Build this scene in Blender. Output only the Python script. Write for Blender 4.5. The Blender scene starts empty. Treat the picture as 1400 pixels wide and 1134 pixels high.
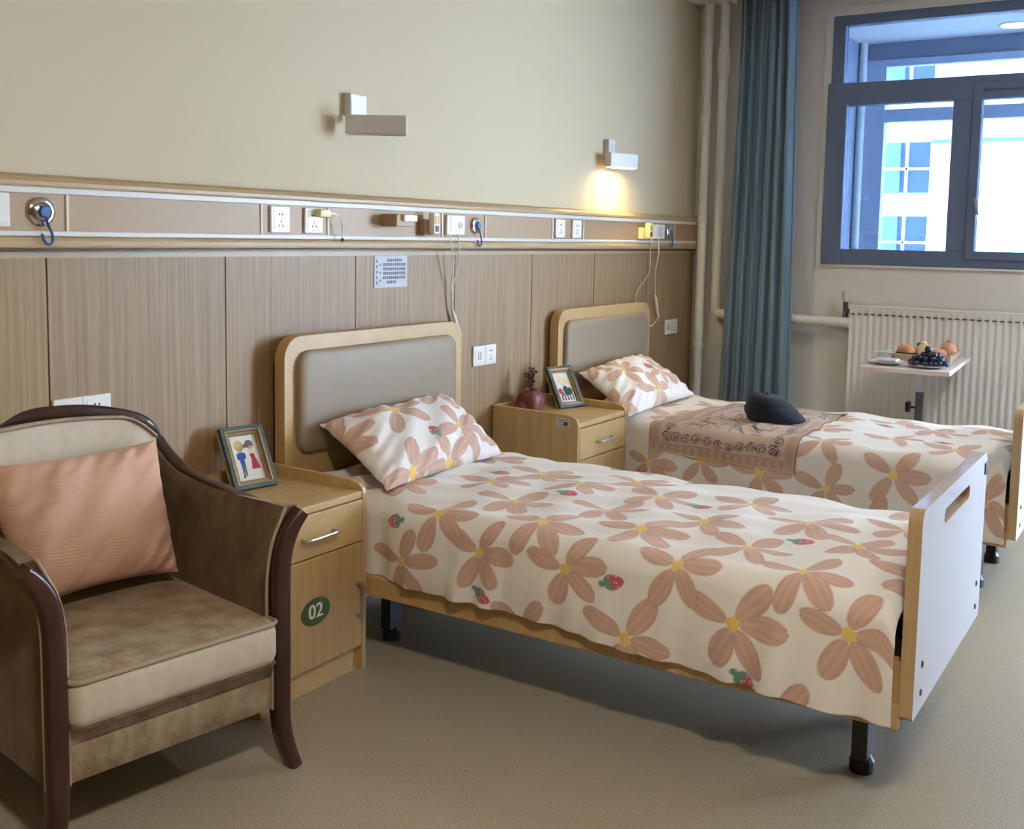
import bpy, bmesh, math, random
import numpy as np
from mathutils import Vector, Matrix
random.seed(7)
PI = math.pi
scene = bpy.context.scene
COL = scene.collection

# ------------------------------------------------------------------ camera
cam_d = bpy.data.cameras.new('camera')
cam = bpy.data.objects.new('camera', cam_d)
COL.objects.link(cam)
yaw, pitch, roll = math.radians(57.598), math.radians(5.5544), math.radians(1.0701)
fw = Vector((math.sin(yaw)*math.cos(pitch), math.cos(yaw)*math.cos(pitch), -math.sin(pitch)))
r0 = Vector((math.cos(yaw), -math.sin(yaw), 0)); u0 = r0.cross(fw)
rv = math.cos(roll)*r0 + math.sin(roll)*u0
uv_ = -math.sin(roll)*r0 + math.cos(roll)*u0
cam.matrix_world = Matrix(((rv.x, uv_.x, -fw.x, 0), (rv.y, uv_.y, -fw.y, -2.6082),
                           (rv.z, uv_.z, -fw.z, 1.38), (0, 0, 0, 1)))
cam_d.sensor_width = 36
cam_d.lens = 1443.83/1400*36
cam_d.shift_x = (700-717.27)/1400
cam_d.shift_y = -(567-463.97)/1400
cam_d.clip_start = 0.02
scene.camera = cam

# ------------------------------------------------------------------ world, sun, exposure
scene.view_settings.view_transform = 'Standard'
scene.view_settings.look = 'None'
scene.view_settings.gamma = 1
scene.view_settings.exposure = 0.12
world = bpy.data.worlds.new('sky'); scene.world = world
world.use_nodes = True
wb = world.node_tree.nodes['Background']
wb.inputs[0].default_value = (0.70, 0.84, 1.0, 1)
wb.inputs[1].default_value = 50.0
sun_d = bpy.data.lights.new('sun', 'SUN'); sun_d.energy = 5.0; sun_d.angle = 0.02; sun_d.color = (1, .96, .9)
sun = bpy.data.objects.new('sun', sun_d); COL.objects.link(sun)
sun.rotation_euler = Vector((0.62, 0.35, -0.7)).to_track_quat('-Z', 'Y').to_euler()
CEIL_POWER = 46.0
CEIL_COL = (1.0, .90, .74)

# ------------------------------------------------------------------ materials
def srgb(r, g, b):
    f = lambda c: c/12.92 if c <= .04045 else ((c+.055)/1.055)**2.4
    return (f(r/255), f(g/255), f(b/255), 1)

def new_mat(name):
    m = bpy.data.materials.new(name); m.use_nodes = True
    nt = m.node_tree; return m, nt, nt.nodes['Principled BSDF']

def N(nt, t, **kw):
    n = nt.nodes.new(t)
    for k, v in kw.items(): setattr(n, k, v)
    return n

def plain(name, rgb, rough=.5, metal=0., var=.04, nscale=30, bump=0., bscale=200, coat=0., sheen=0., spec=.5):
    """Principled with a faint noise variation."""
    m, nt, b = new_mat(name)
    c = srgb(*rgb)
    tc = N(nt, 'ShaderNodeTexCoord')
    no = N(nt, 'ShaderNodeTexNoise'); no.inputs['Scale'].default_value = nscale
    no.inputs['Detail'].default_value = 3
    nt.links.new(tc.outputs['Object'], no.inputs['Vector'])
    mx = N(nt, 'ShaderNodeMix', data_type='RGBA')
    mx.inputs[6].default_value = tuple(x*(1-var) for x in c[:3])+(1,)
    mx.inputs[7].default_value = tuple(min(1, x*(1+var)) for x in c[:3])+(1,)
    nt.links.new(no.outputs['Fac'], mx.inputs[0])
    nt.links.new(mx.outputs[2], b.inputs['Base Color'])
    b.inputs['Roughness'].default_value = rough
    b.inputs['Metallic'].default_value = metal
    b.inputs['Coat Weight'].default_value = coat
    b.inputs['Sheen Weight'].default_value = sheen
    b.inputs['Specular IOR Level'].default_value = spec
    if bump:
        n2 = N(nt, 'ShaderNodeTexNoise'); n2.inputs['Scale'].default_value = bscale
        nt.links.new(tc.outputs['Object'], n2.inputs['Vector'])
        bp = N(nt, 'ShaderNodeBump'); bp.inputs['Strength'].default_value = bump; bp.inputs['Distance'].default_value = .002
        nt.links.new(n2.outputs['Fac'], bp.inputs['Height']); nt.links.new(bp.outputs[0], b.inputs['Normal'])
    return m

def wood(name, c1, c2, scale=(60, 60, 2.5), rough=.45, coat=0., contrast=(.35, .65)):
    m, nt, b = new_mat(name)
    tc = N(nt, 'ShaderNodeTexCoord'); mp = N(nt, 'ShaderNodeMapping')
    mp.inputs['Scale'].default_value = scale
    nt.links.new(tc.outputs['Object'], mp.inputs[0])
    no = N(nt, 'ShaderNodeTexNoise'); no.inputs['Scale'].default_value = 1.0
    no.inputs['Detail'].default_value = 5; no.inputs['Roughness'].default_value = .65
    nt.links.new(mp.outputs[0], no.inputs['Vector'])
    cr = N(nt, 'ShaderNodeValToRGB')
    cr.color_ramp.elements[0].position = contrast[0]; cr.color_ramp.elements[0].color = srgb(*c1)
    cr.color_ramp.elements[1].position = contrast[1]; cr.color_ramp.elements[1].color = srgb(*c2)
    nt.links.new(no.outputs['Fac'], cr.inputs[0])
    nt.links.new(cr.outputs[0], b.inputs['Base Color'])
    b.inputs['Roughness'].default_value = rough
    b.inputs['Coat Weight'].default_value = coat
    return m

def velvet(name, c1, c2):
    m, nt, b = new_mat(name)
    tc = N(nt, 'ShaderNodeTexCoord'); mp = N(nt, 'ShaderNodeMapping')
    mp.inputs['Scale'].default_value = (14, 14, 9)
    nt.links.new(tc.outputs['Object'], mp.inputs[0])
    no = N(nt, 'ShaderNodeTexNoise'); no.inputs['Scale'].default_value = 1.; no.inputs['Detail'].default_value = 6
    no.inputs['Roughness'].default_value = .7
    nt.links.new(mp.outputs[0], no.inputs['Vector'])
    cr = N(nt, 'ShaderNodeValToRGB')
    cr.color_ramp.elements[0].position = .36; cr.color_ramp.elements[0].color = srgb(*c1)
    cr.color_ramp.elements[1].position = .66; cr.color_ramp.elements[1].color = srgb(*c2)
    nt.links.new(no.outputs['Fac'], cr.inputs[0]); nt.links.new(cr.outputs[0], b.inputs['Base Color'])
    b.inputs['Roughness'].default_value = .75
    b.inputs['Sheen Weight'].default_value = .6; b.inputs['Sheen Roughness'].default_value = .35
    b.inputs['Sheen Tint'].default_value = srgb(225, 205, 175)
    b.inputs['Specular IOR Level'].default_value = .2
    return m

def painted(name, rough=.8, bump=.25):
    """cloth whose print is held in the mesh colour attribute 'print'."""
    m, nt, b = new_mat(name)
    at = N(nt, 'ShaderNodeAttribute', attribute_name='print')
    nt.links.new(at.outputs['Color'], b.inputs['Base Color'])
    b.inputs['Roughness'].default_value = rough
    b.inputs['Sheen Weight'].default_value = .1
    b.inputs['Specular IOR Level'].default_value = .25
    tc = N(nt, 'ShaderNodeTexCoord')
    n2 = N(nt, 'ShaderNodeTexNoise'); n2.inputs['Scale'].default_value = 26; n2.inputs['Detail'].default_value = 4
    nt.links.new(tc.outputs['Object'], n2.inputs['Vector'])
    bp = N(nt, 'ShaderNodeBump'); bp.inputs['Strength'].default_value = bump; bp.inputs['Distance'].default_value = .012
    nt.links.new(n2.outputs['Fac'], bp.inputs['Height']); nt.links.new(bp.outputs[0], b.inputs['Normal'])
    return m

def glow(name, rgb, strength):
    m, nt, b = new_mat(name)
    b.inputs['Base Color'].default_value = (.9, .9, .9, 1)
    b.inputs['Emission Color'].default_value = srgb(*rgb)
    b.inputs['Emission Strength'].default_value = strength
    return m

def glass(name, tint, refl=.06):
    m, nt, b = new_mat(name)
    nt.nodes.remove(b)
    tr = N(nt, 'ShaderNodeBsdfTransparent'); tr.inputs[0].default_value = tint
    gl = N(nt, 'ShaderNodeBsdfGlossy'); gl.inputs['Roughness'].default_value = .02
    mx = N(nt, 'ShaderNodeMixShader'); mx.inputs[0].default_value = refl
    nt.links.new(tr.outputs[0], mx.inputs[1]); nt.links.new(gl.outputs[0], mx.inputs[2])
    nt.links.new(mx.outputs[0], nt.nodes['Material Output'].inputs[0])
    return m

def floor_mat():
    m, nt, b = new_mat('speckled_vinyl')
    tc = N(nt, 'ShaderNodeTexCoord')
    n1 = N(nt, 'ShaderNodeTexNoise'); n1.inputs['Scale'].default_value = 300; n1.inputs['Detail'].default_value = 2
    n2 = N(nt, 'ShaderNodeTexNoise'); n2.inputs['Scale'].default_value = 3; n2.inputs['Detail'].default_value = 3
    for n in (n1, n2): nt.links.new(tc.outputs['Object'], n.inputs['Vector'])
    cr = N(nt, 'ShaderNodeValToRGB')
    cr.color_ramp.elements[0].position = .33; cr.color_ramp.elements[0].color = srgb(138, 128, 110)
    cr.color_ramp.elements[1].position = .66; cr.color_ramp.elements[1].color = srgb(190, 180, 160)
    nt.links.new(n1.outputs['Fac'], cr.inputs[0])
    mx = N(nt, 'ShaderNodeMix', data_type='RGBA', blend_type='MULTIPLY'); mx.inputs[0].default_value = .18
    nt.links.new(cr.outputs[0], mx.inputs[6]); nt.links.new(n2.outputs['Color'], mx.inputs[7])
    nt.links.new(cr.outputs[0], b.inputs['Base Color'])
    b.inputs['Roughness'].default_value = .42
    b.inputs['Specular IOR Level'].default_value = .45
    return m

M = {}
M['wall'] = plain('cream_paint', (206, 191, 161), .85, var=.015, nscale=2, bump=.06, bscale=160)
M['wall_grey'] = plain('pale_paint', (228, 227, 225), .85, var=.015, nscale=2, bump=.06, bscale=160)
M['ceil'] = plain('white_paint', (232, 228, 220), .9, var=.01, nscale=2)
M['floor'] = floor_mat()
M['panel'] = wood('oak_panel', (132, 105, 70), (160, 130, 92), (70, 70, 1.6), .5)
M['panel_y'] = wood('yellow_oak_panel', (136, 109, 64), (162, 133, 85), (70, 70, 1.6), .5)
M['unseen_dark_finish'] = wood('unseen_wall_dark', (112, 88, 62), (134, 108, 78), (70, 70, 1.6), .5)  # dark wood look added to unseen walls to lower the ambient fill light
M['rail_wood'] = wood('rail_wood', (170, 144, 104), (184, 158, 118), (1.6, 60, 60), .4)
M['rail_body'] = plain('rail_body', (166, 136, 96), .45, var=.03)
M['alu'] = plain('aluminium', (212, 208, 200), .4, .0, var=.02)
M['maple'] = wood('maple', (184, 152, 102), (197, 167, 116), (3, 40, 3), .4)
M['maple_v'] = wood('maple_vertical', (178, 146, 96), (192, 161, 110), (40, 40, 2), .4)
M['maple_e'] = wood('maple_edge', (180, 150, 108), (192, 164, 122), (40, 40, 2), .3, coat=.3)
M['white_lam'] = plain('white_laminate', (226, 226, 234), .35, var=.01)
M['pad'] = plain('taupe_leather', (148, 131, 108), .5, var=.03, bump=.1, bscale=300)
M['mattress'] = plain('mattress_cloth', (60, 62, 70), .9)
M['black'] = plain('black_plastic', (24, 24, 26), .4)
M['navy'] = plain('navy_felt', (27, 31, 41), .95, var=.08, nscale=60, bump=.2, bscale=500, sheen=.05)
M['steel'] = plain('steel', (190, 190, 192), .28, .9, var=.02)
M['chrome'] = plain('chrome', (215, 215, 215), .12, 1., var=.01)
M['dark_steel'] = plain('dark_steel', (92, 92, 92), .45, .5)
M['white_plastic'] = plain('white_plastic', (234, 231, 222), .35, var=.01)
M['cream_plastic'] = plain('cream_plastic', (238, 226, 180), .4, var=.01)
M['ivory'] = plain('ivory_plastic', (214, 200, 172), .5)
M['blue_plastic'] = plain('blue_plastic', (36, 84, 150), .4, var=.03)
M['yellow'] = plain('yellow_plastic', (206, 176, 66), .4)
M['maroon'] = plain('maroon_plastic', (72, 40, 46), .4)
M['grey_print'] = plain('grey_print', (86, 88, 96), .8)
M['paper'] = plain('paper', (205, 207, 214), .8, var=.03, nscale=60)
M['curtain'] = plain('teal_curtain', (120, 146, 165), .9, var=.05, nscale=40, sheen=.2, bump=.15, bscale=400)
M['pipe'] = plain('pipe_paint', (234, 234, 230), .5, var=.04, nscale=25, bump=.25, bscale=60)
M['radiator'] = plain('radiator_enamel', (238, 238, 238), .35, var=.01)
M['slot'] = plain('slot_shadow_gap', (90, 90, 90), .8)
M['frame'] = plain('window_frame', (94, 110, 138), .4, var=.02)
M['seal'] = plain('white_seal', (226, 228, 224), .6)
M['glass'] = glass('tinted_glass', (.31, .365, .44, 1), .05)
M['glass2'] = glass('clear_glass', (.93, .96, 1, 1), .04)
M['facade'] = plain('facade_paint', (240, 240, 238), .8)
M['bluewin'] = plain('facade_glazing', (62, 82, 100), .4, var=.25, nscale=1.2)
M['bluewin2'] = plain('facade_blind', (96, 122, 142), .5, var=.05)
M['outer_frame'] = plain('outer_frame', (186, 195, 212), .4, var=.02)
M['balcony_paint'] = plain('balcony_paint', (128, 138, 156), .8, var=.02)
M['tile_floor'] = plain('balcony_tile', (170, 170, 172), .5)
M['mahogany'] = wood('mahogany', (44, 20, 12), (62, 30, 18), (10, 10, 4), .3, coat=.25)
M['velvet'] = velvet('brown_velvet', (124, 105, 82), (172, 153, 128))
M['velvet_side'] = velvet('dark_brown_velvet', (84, 64, 42), (116, 94, 68))
M['velvet_lit'] = velvet('lit_tan_velvet', (196, 183, 163), (212, 200, 181))  # paler copy of the velvet, light caught by the nap put into the colour
M['piping'] = plain('piping_cord', (166, 150, 124), .8)
M['pink'] = plain('dusty_pink_cloth', (206, 154, 124), .9, var=.03, nscale=20, sheen=.15)
M['print'] = painted('flower_print')
M['shawl'] = painted('paisley_print', .9, .1)
M['red_clay'] = plain('red_clay', (112, 54, 50), .4, var=.08, nscale=12)
M['berry'] = plain('dark_berry', (58, 22, 26), .5)
M['teal_wood'] = wood('teal_frame_wood', (56, 72, 72), (76, 92, 90), (20, 20, 20), .4)
M['gilt'] = plain('gilt', (186, 158, 108), .35, .4)
M['bronze'] = wood('bronze_mat', (120, 98, 66), (146, 122, 84), (20, 20, 20), .4)
M['art_paper'] = plain('art_paper', (224, 222, 212), .7)
M['a_blue'] = plain('ink_blue', (48, 74, 150), .8)
M['a_red'] = plain('ink_red', (168, 44, 66), .8)
M['a_grey'] = plain('ink_grey', (96, 98, 104), .8)
M['a_dark'] = plain('ink_dark', (44, 48, 52), .8)
M['a_skin'] = plain('ink_skin', (232, 206, 158), .8)
M['a_hair'] = plain('ink_blond', (208, 182, 120), .8)
M['a_brown'] = plain('ink_brown', (104, 90, 84), .8)
M['a_green'] = plain('ink_green', (62, 84, 82), .8)
M['a_pink'] = plain('ink_pink', (186, 74, 118), .8)
M['green_label'] = plain('green_sticker', (62, 94, 52), .5)
M['white_ink'] = plain('white_ink', (238, 236, 226), .6)
M['porcelain'] = plain('porcelain', (228, 230, 228), .2, coat=.3)
M['grape'] = plain('grape_skin', (38, 50, 74), .25, var=.2, nscale=40, coat=.3)
M['bread'] = plain('bread_crust', (196, 138, 92), .7, var=.2, nscale=40)
M['cream'] = plain('pale_pastry', (226, 200, 160), .7, var=.12, nscale=40)
M['peach'] = plain('peach_pastry', (212, 158, 132), .7, var=.15, nscale=40)
M['tray_wood'] = wood('tray_wood', (150, 126, 98), (176, 150, 120), (20, 20, 20), .5)
M['leaf'] = plain('leaf_green', (52, 120, 84), .6)
M['table_lam'] = plain('table_laminate', (216, 204, 200), .4, var=.02)
M['lamp_white'] = plain('lamp_white', (224, 224, 226), .35, var=.01)
M['lit_warm'] = glow('warm_diffuser', (255, 236, 190), 9.)
M['lit_white'] = glow('white_diffuser', (255, 246, 232), 14.)
M['diffuser_off'] = plain('diffuser_off', (206, 204, 198), .5)

# ------------------------------------------------------------------ mesh building
class MB:
    def __init__(s): s.v = []; s.f = []; s.m = []
    def add(s, verts, faces, mi=0):
        o = len(s.v); s.v += [tuple(p) for p in verts]
        for f in faces: s.f.append(tuple(i+o for i in f)); s.m.append(mi)
        return s
    def box(s, x0, x1, y0, y1, z0, z1, mi=0, bev=0., seg=2):
        bm = bmesh.new(); bmesh.ops.create_cube(bm, size=1)
        for v in bm.verts:
            v.co = ((x0+x1)/2+v.co.x*(x1-x0), (y0+y1)/2+v.co.y*(y1-y0), (z0+z1)/2+v.co.z*(z1-z0))
        if bev > 0: bmesh.ops.bevel(bm, geom=list(bm.edges), offset=bev, segments=seg, profile=.5, affect='EDGES')
        return s.bm(bm, mi)
    def bm(s, bm, mi=0, mat=None):
        bmesh.ops.recalc_face_normals(bm, faces=bm.faces)
        bm.verts.index_update()
        vs = [(mat @ v.co if mat else v.co) for v in bm.verts]
        s.add(vs, [[v.index for v in f.verts] for f in bm.faces], mi); bm.free(); return s
    def tube(s, pts, r, n=10, mi=0, caps=True):
        """round tube along pts; r a number or one per point"""
        pts = [Vector(p) for p in pts]
        if not hasattr(r, '__len__'): r = [r]*len(pts)
        return s.sweep(pts, [[(r[i]*math.cos(2*PI*k/n), r[i]*math.sin(2*PI*k/n)) for k in range(n)] for i in range(len(pts))], mi, caps)
    def sweep(s, pts, profs, mi=0, caps=True, up=None, closed=False):
        """profile (list of (a,b)) swept along pts; one profile or one per point; 'up' fixes the b axis"""
        pts = [Vector(p) for p in pts]; n = len(pts)
        if not isinstance(profs[0][0], (tuple, list)): profs = [profs]*n
        rows = []; prev = None
        for i, p in enumerate(pts):
            if closed: t = pts[(i+1) % n]-pts[i-1]
            else: t = pts[min(i+1, n-1)]-pts[max(i-1, 0)]
            t.normalize()
            if up is not None:
                b = Vector(up); b = (b-t*b.dot(t)).normalized()
            else:
                if prev is None:
                    b = Vector((0, 0, 1)) if abs(t.z) < .9 else Vector((1, 0, 0))
                else: b = prev
                b = (b-t*b.dot(t)).normalized(); prev = b
            a = b.cross(t)
            rows.append([p+a*q[0]+b*q[1] for q in profs[i]])
        k = len(rows[0]); vs = [v for r_ in rows for v in r_]; fs = []
        for i in range(n if closed else n-1):
            j = (i+1) % n
            for q in range(k): fs.append((i*k+q, i*k+(q+1) % k, j*k+(q+1) % k, j*k+q))
        if caps and not closed: fs += [tuple(range(k))[::-1], tuple((n-1)*k+q for q in range(k))]
        return s.add(vs, fs, mi)
    def loft(s, rows, mi=0, closed_rows=True, caps=True):
        k = len(rows[0]); vs = [v for r_ in rows for v in r_]; fs = []
        for i in range(len(rows)-1):
            for q in range(k if closed_rows else k-1):
                fs.append((i*k+q, i*k+(q+1) % k, (i+1)*k+(q+1) % k, (i+1)*k+q))
        if caps and closed_rows: fs += [tuple(range(k))[::-1], tuple((len(rows)-1)*k+q for q in range(k))]
        return s.add(vs, fs, mi)
    def lathe(s, prof, n=24, c=(0, 0, 0), axis='z', mi=0, sx=1., sy=1.):
        """prof: (radius, height) from bottom to top"""
        rows = []
        for r, h in prof:
            row = []
            for k in range(n):
                a = 2*PI*k/n; x, y = r*math.cos(a)*sx, r*math.sin(a)*sy
                p = (x, y, h) if axis == 'z' else ((x, -h, y) if axis == 'y' else (h, x, y))
                row.append((c[0]+p[0], c[1]+p[1], c[2]+p[2]))
            rows.append(row)
        return s.loft(rows, mi)
    def ball(s, c, r, sx=1, sy=1, sz=1, u=16, v=10, mi=0):
        bm = bmesh.new(); bmesh.ops.create_uvsphere(bm, u_segments=u, v_segments=v, radius=r)
        for p in bm.verts: p.co = (c[0]+p.co.x*sx, c[1]+p.co.y*sy, c[2]+p.co.z*sz)
        return s.bm(bm, mi)
    def plate(s, outer, holes, thick, frame, mi=0, mi_edge=None):
        """flat board from a 2-D outline with holes; frame(u,v,w)->xyz, w from 0 to thick"""
        if mi_edge is None: mi_edge = mi
        bm = bmesh.new(); loops = []
        for lp in [outer]+holes:
            vs = [bm.verts.new((p[0], p[1], 0)) for p in lp]
            es = [bm.edges.new((vs[i], vs[(i+1) % len(vs)])) for i in range(len(vs))]
            loops.append((vs, es))
        res = bmesh.ops.triangle_fill(bm, edges=[e for _, es in loops for e in es], use_beauty=True)
        bm.verts.index_update()
        V2 = [(v.co.x, v.co.y) for v in bm.verts]; n = len(V2)
        F2 = [[v.index for v in f.verts] for f in bm.faces]
        L2 = [[v.index for v in vs] for vs, _ in loops]; bm.free()
        s.add([frame(p[0], p[1], 0) for p in V2]+[frame(p[0], p[1], thick) for p in V2],
              [tuple(f) for f in F2]+[tuple(i+n for i in f[::-1]) for f in F2], mi)
        o = len(s.v)-2*n
        for lp in L2:
            for i in range(len(lp)):
                a, b = lp[i], lp[(i+1) % len(lp)]
                s.f.append((o+a, o+b, o+b+n, o+a+n)); s.m.append(mi_edge)
        return s
    def obj(s, name, mats, parent=None, loc=(0, 0, 0), smooth=None, bevel=0, rot=None):
        me = bpy.data.meshes.new(name); me.from_pydata([tuple(v) for v in s.v], [], s.f)
        if not isinstance(mats, (list, tuple)): mats = [mats]
        for m in mats: me.materials.append(m)
        me.polygons.foreach_set('material_index', s.m)
        bm = bmesh.new(); bm.from_mesh(me); bmesh.ops.recalc_face_normals(bm, faces=bm.faces); bm.to_mesh(me); bm.free()
        me.update()
        o = bpy.data.objects.new(name, me); COL.objects.link(o)
        o.location = loc
        if rot is not None: o.rotation_euler = rot
        if parent: o.parent = parent
        if smooth:
            me.polygons.foreach_set('use_smooth', [True]*len(me.polygons))
            try: me.set_sharp_from_angle(angle=math.radians(smooth))
            except Exception: pass
        if bevel:
            b = o.modifiers.new('edge', 'BEVEL'); b.width = bevel; b.segments = 2; b.limit_method = 'ANGLE'
        return o

def rrect(x0, x1, z0, z1, r, n=6):
    """rounded rectangle outline; r one number or (bl, br, tr, tl)"""
    if not hasattr(r, '__len__'): r = [r]*4
    out = []
    for (cx, cz, a0, rr) in ((x0+r[0], z0+r[0], PI, r[0]), (x1-r[1], z0+r[1], 1.5*PI, r[1]), (x1-r[2], z1-r[2], 0, r[2]), (x0+r[3], z1-r[3], .5*PI, r[3])):
        if rr <= 1e-6: out.append((cx, cz)); continue
        for k in range(n+1):
            a = a0+.5*PI*k/n; out.append((cx+rr*math.cos(a), cz+rr*math.sin(a)))
    return out

def tag(o, label=None, cat=None, group=None, kind=None):
    if label: o['label'] = label
    if cat: o['category'] = cat
    if group: o['group'] = group
    if kind: o['kind'] = kind
    return o

def thing(name, loc, label, cat, group=None, rz=0.):
    o = bpy.data.objects.new(name, None); COL.objects.link(o)
    o.empty_display_size = .05; o.location = loc; o.rotation_euler = (0, 0, rz)
    return tag(o, label, cat, group)

def dup(o, loc=None, label=None, parent=None):
    c = o.copy(); COL.objects.link(c)
    if parent: c.parent = parent
    if loc is not None: c.location = loc
    if label: c['label'] = label
    for ch in list(o.children): dup(ch, parent=c)
    return c

def struct(mb, name, mats, label=None, cat=None, **kw):
    return tag(mb.obj(name, mats, **kw), label, cat, None, 'structure')

def text_mesh(txt, size, name, mat, parent, loc, rot, ext=.0004, sx=1., shear=0.):
    cu = bpy.data.curves.new(name, 'FONT'); cu.body = txt; cu.size = size; cu.extrude = ext
    cu.align_x = 'CENTER'; cu.align_y = 'CENTER'; cu.offset = .0; cu.shear = shear
    t = bpy.data.objects.new(name+'_src', cu); COL.objects.link(t)
    dg = bpy.context.evaluated_depsgraph_get(); me = bpy.data.meshes.new_from_object(t.evaluated_get(dg))
    bpy.data.objects.remove(t); bpy.data.curves.remove(cu)
    o = bpy.data.objects.new(name, me); COL.objects.link(o); me.materials.clear(); me.materials.append(mat)
    o.parent = parent; o.location = loc; o.rotation_euler = rot; o.scale = (sx, 1, 1)
    return o

# ================================================================== ROOM
XL, XR, YF, ZC = -1.6, 6.02, -5.0, 2.76
X_OUT = 7.8
struct(MB().box(XL-.15, XR, YF-.15, .15, -.12, 0), 'floor', M['floor'], 'beige speckled vinyl floor of the room', 'floor')
# ceiling with a curtain recess along the window wall
mb = MB().box(XL-.15, 5.72, YF-.15, .15, ZC, ZC+.2)
mb.box(5.72, XR+.2, -.22, .15, ZC, ZC+.2); mb.box(5.72, XR+.2, YF-.15, -.22, ZC+.14, ZC+.2)
struct(mb, 'ceiling', M['ceil'], 'white ceiling with a curtain recess by the window', 'ceiling')
struct(MB().box(XL-.15, XR+.2, 0, .15, 0, ZC), 'wall_back', M['wall'], 'cream headboard wall above the wood panelling', 'wall')
struct(MB().box(XL-.15, XL, YF, 0, 0, ZC), 'wall_left', M['unseen_dark_finish'], 'unseen left wall, dark wood finish added to cut fill light', 'wall')
struct(MB().box(XL-.15, XR+.2, YF-.15, YF, 0, ZC), 'wall_front', M['unseen_dark_finish'], 'unseen wall behind the camera, dark wood finish added to cut fill light', 'wall')
# window wall with one window opening and one balcony door opening
WY0, WY1, WZ0, WZ1 = -.80, -2.45, 1.256, 2.634
DY0, DY1, DZ1 = -2.72, -4.75, 2.62
mb = MB()
for y0, y1, z0, z1 in ((WY0, 0, 0, ZC+.14), (WY1, WY0, 0, WZ0), (WY1, WY0, WZ1, ZC+.14), (DY0, WY1, 0, ZC+.14),
                       (DY1, DY0, DZ1, ZC+.14), (YF, DY1, 0, ZC+.14)):
    mb.box(XR, XR+.2, y0, y1, z0, z1)
struct(mb, 'wall_right', M['wall_grey'], 'pale wall with the window and the radiator', 'wall')
mb = MB().box(XL, XR-.02, -.012, 0, .0, .1)
struct(mb, 'baseboard_back', M['rail_wood'], 'wooden baseboard under the panelling', 'baseboard')

# wood panelling: boards split by dark grooves
mb = MB(); js = [-.9, -.13, .46, 1.08, 1.697, 2.313, 2.927, 3.537, 4.137, 4.735, 5.345, XR-.03]
for a, b in zip(js[:-1], js[1:]):
    mb.box(a+.0025, b-.0025, -.015, 0, .1, 1.299, 1 if b <= 1.7 else 0)
mb.box(XL, XR-.03, -.006, 0, .1, 1.30, 2)
mb.box(XL, XR-.03, -.017, 0, 1.299, 1.315, 3)
mb.box(XL, XR-.03, -.03, 0, 1.3155, 1.3215, 2)  # dark strip put in as the shade line under the equipment rail
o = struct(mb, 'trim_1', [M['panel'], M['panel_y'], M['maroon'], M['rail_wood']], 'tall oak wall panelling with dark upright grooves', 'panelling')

# medical equipment rail along the wall
rail = thing('equipment_rail', (0, 0, 1.32), 'long wood and aluminium equipment rail along the headboard wall', 'equipment rail')
x0, x1 = XL, 5.925
MB().box(x0, x1, -.05, -.001, .05, .15).obj('rail_body', M['rail_body'], rail)
prof = [(-.001, .002), (-.044, .002), (-.056, .008), (-.06, .02), (-.056, .032), (-.05, .037), (-.001, .037)]
MB().loft([[(x, y, z) for y, z in prof] for x in (x0, x1)]).obj('bumper', M['rail_wood'], rail, smooth=40)
prof = [(-.001, .164), (-.052, .164), (-.056, .170), (-.056, .180), (-.048, .183), (-.044, .19), (-.03, .198), (-.001, .2)]
MB().loft([[(x, y, z) for y, z in prof] for x in (x0, x1)]).obj('top_rail', M['rail_wood'], rail, smooth=30)
for z0, z1 in ((.037, .0515), (.148, .165)):
    MB().box(x0, x1, -.055, -.001, z0, z1, bev=.002, seg=1).obj('metal_strip', M['alu'], rail)
for dx in (1.738, 2.432, 2.741, 3.397, 3.701, 4.253, 4.547, 5.328, 5.618):
    MB().box(dx-.004, dx+.004, -.0535, -.049, .0515, .148).obj('divider', M['ivory' if dx < 3 else 'alu'], rail)
MB().box(x1-.001, x1+.006, -.058, -.001, 0, .2).obj('end_cap', M['rail_wood'], rail)

# ------------------------------------------------------------------ sockets and outlets on the wall
def socket(name, x, z, yf, label, kind='five', group=None, cat='socket', w=.086, h=.086):
    """86 mm plate; kind five (two slots above three), switch, call, double"""
    t = thing(name, (x, yf, z), label, cat, group)
    MB().box(-w/2, w/2, -.009, 0, -h/2, h/2, bev=.003).obj('plate', M['white_plastic'], t)
    def hole(hx, hz, a, b, rot=0.):
        return MB().box(-a/2, a/2, -.0006, 0, -b/2, b/2).obj('pin_hole', M['black'], t, (hx, -.0090, hz), rot=(0, rot, 0))
    def five(cx):
        MB().box(cx-.032, cx+.032, -.0105, -.008, -.034, .034, bev=.0015, seg=1).obj('insert', M['white_plastic'], t)
        for hx in (-.007, .007): MB().lathe([(.0034, 0), (.0034, .0008)], 10, (cx+hx, -.0104, .017), 'y').obj('pin_hole', M['black'], t)
        for hx, hz, rr in ((0, -.006, 0), (-.008, -.02, .5), (.008, -.02, -.5)):
            MB().box(-.0016, .0016, -.0006, 0, -.005, .005).obj('pin_hole', M['grey_print'], t, (cx+hx, -.0105, hz), rot=(0, rr, 0))
    if kind == 'five': five(0)
    if kind == 'double':
        MB().box(-.0005, .0005, -.0094, -.008, -h/2, h/2).obj('seam', M['grey_print'], t)
        MB().box(-.043-.032, -.043+.032, -.0108, -.008, -.034, .034, bev=.0015, seg=1).obj('rocker', M['white_plastic'], t)
        for hx in (-.053, -.043, -.033): MB().box(-.043+hx+.043-.0015, -.043+hx+.043+.0015, -.0113, -.0105, -.016, .016).obj('rocker_mark', M['slot'], t)
        five(.043)
    return t

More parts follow.
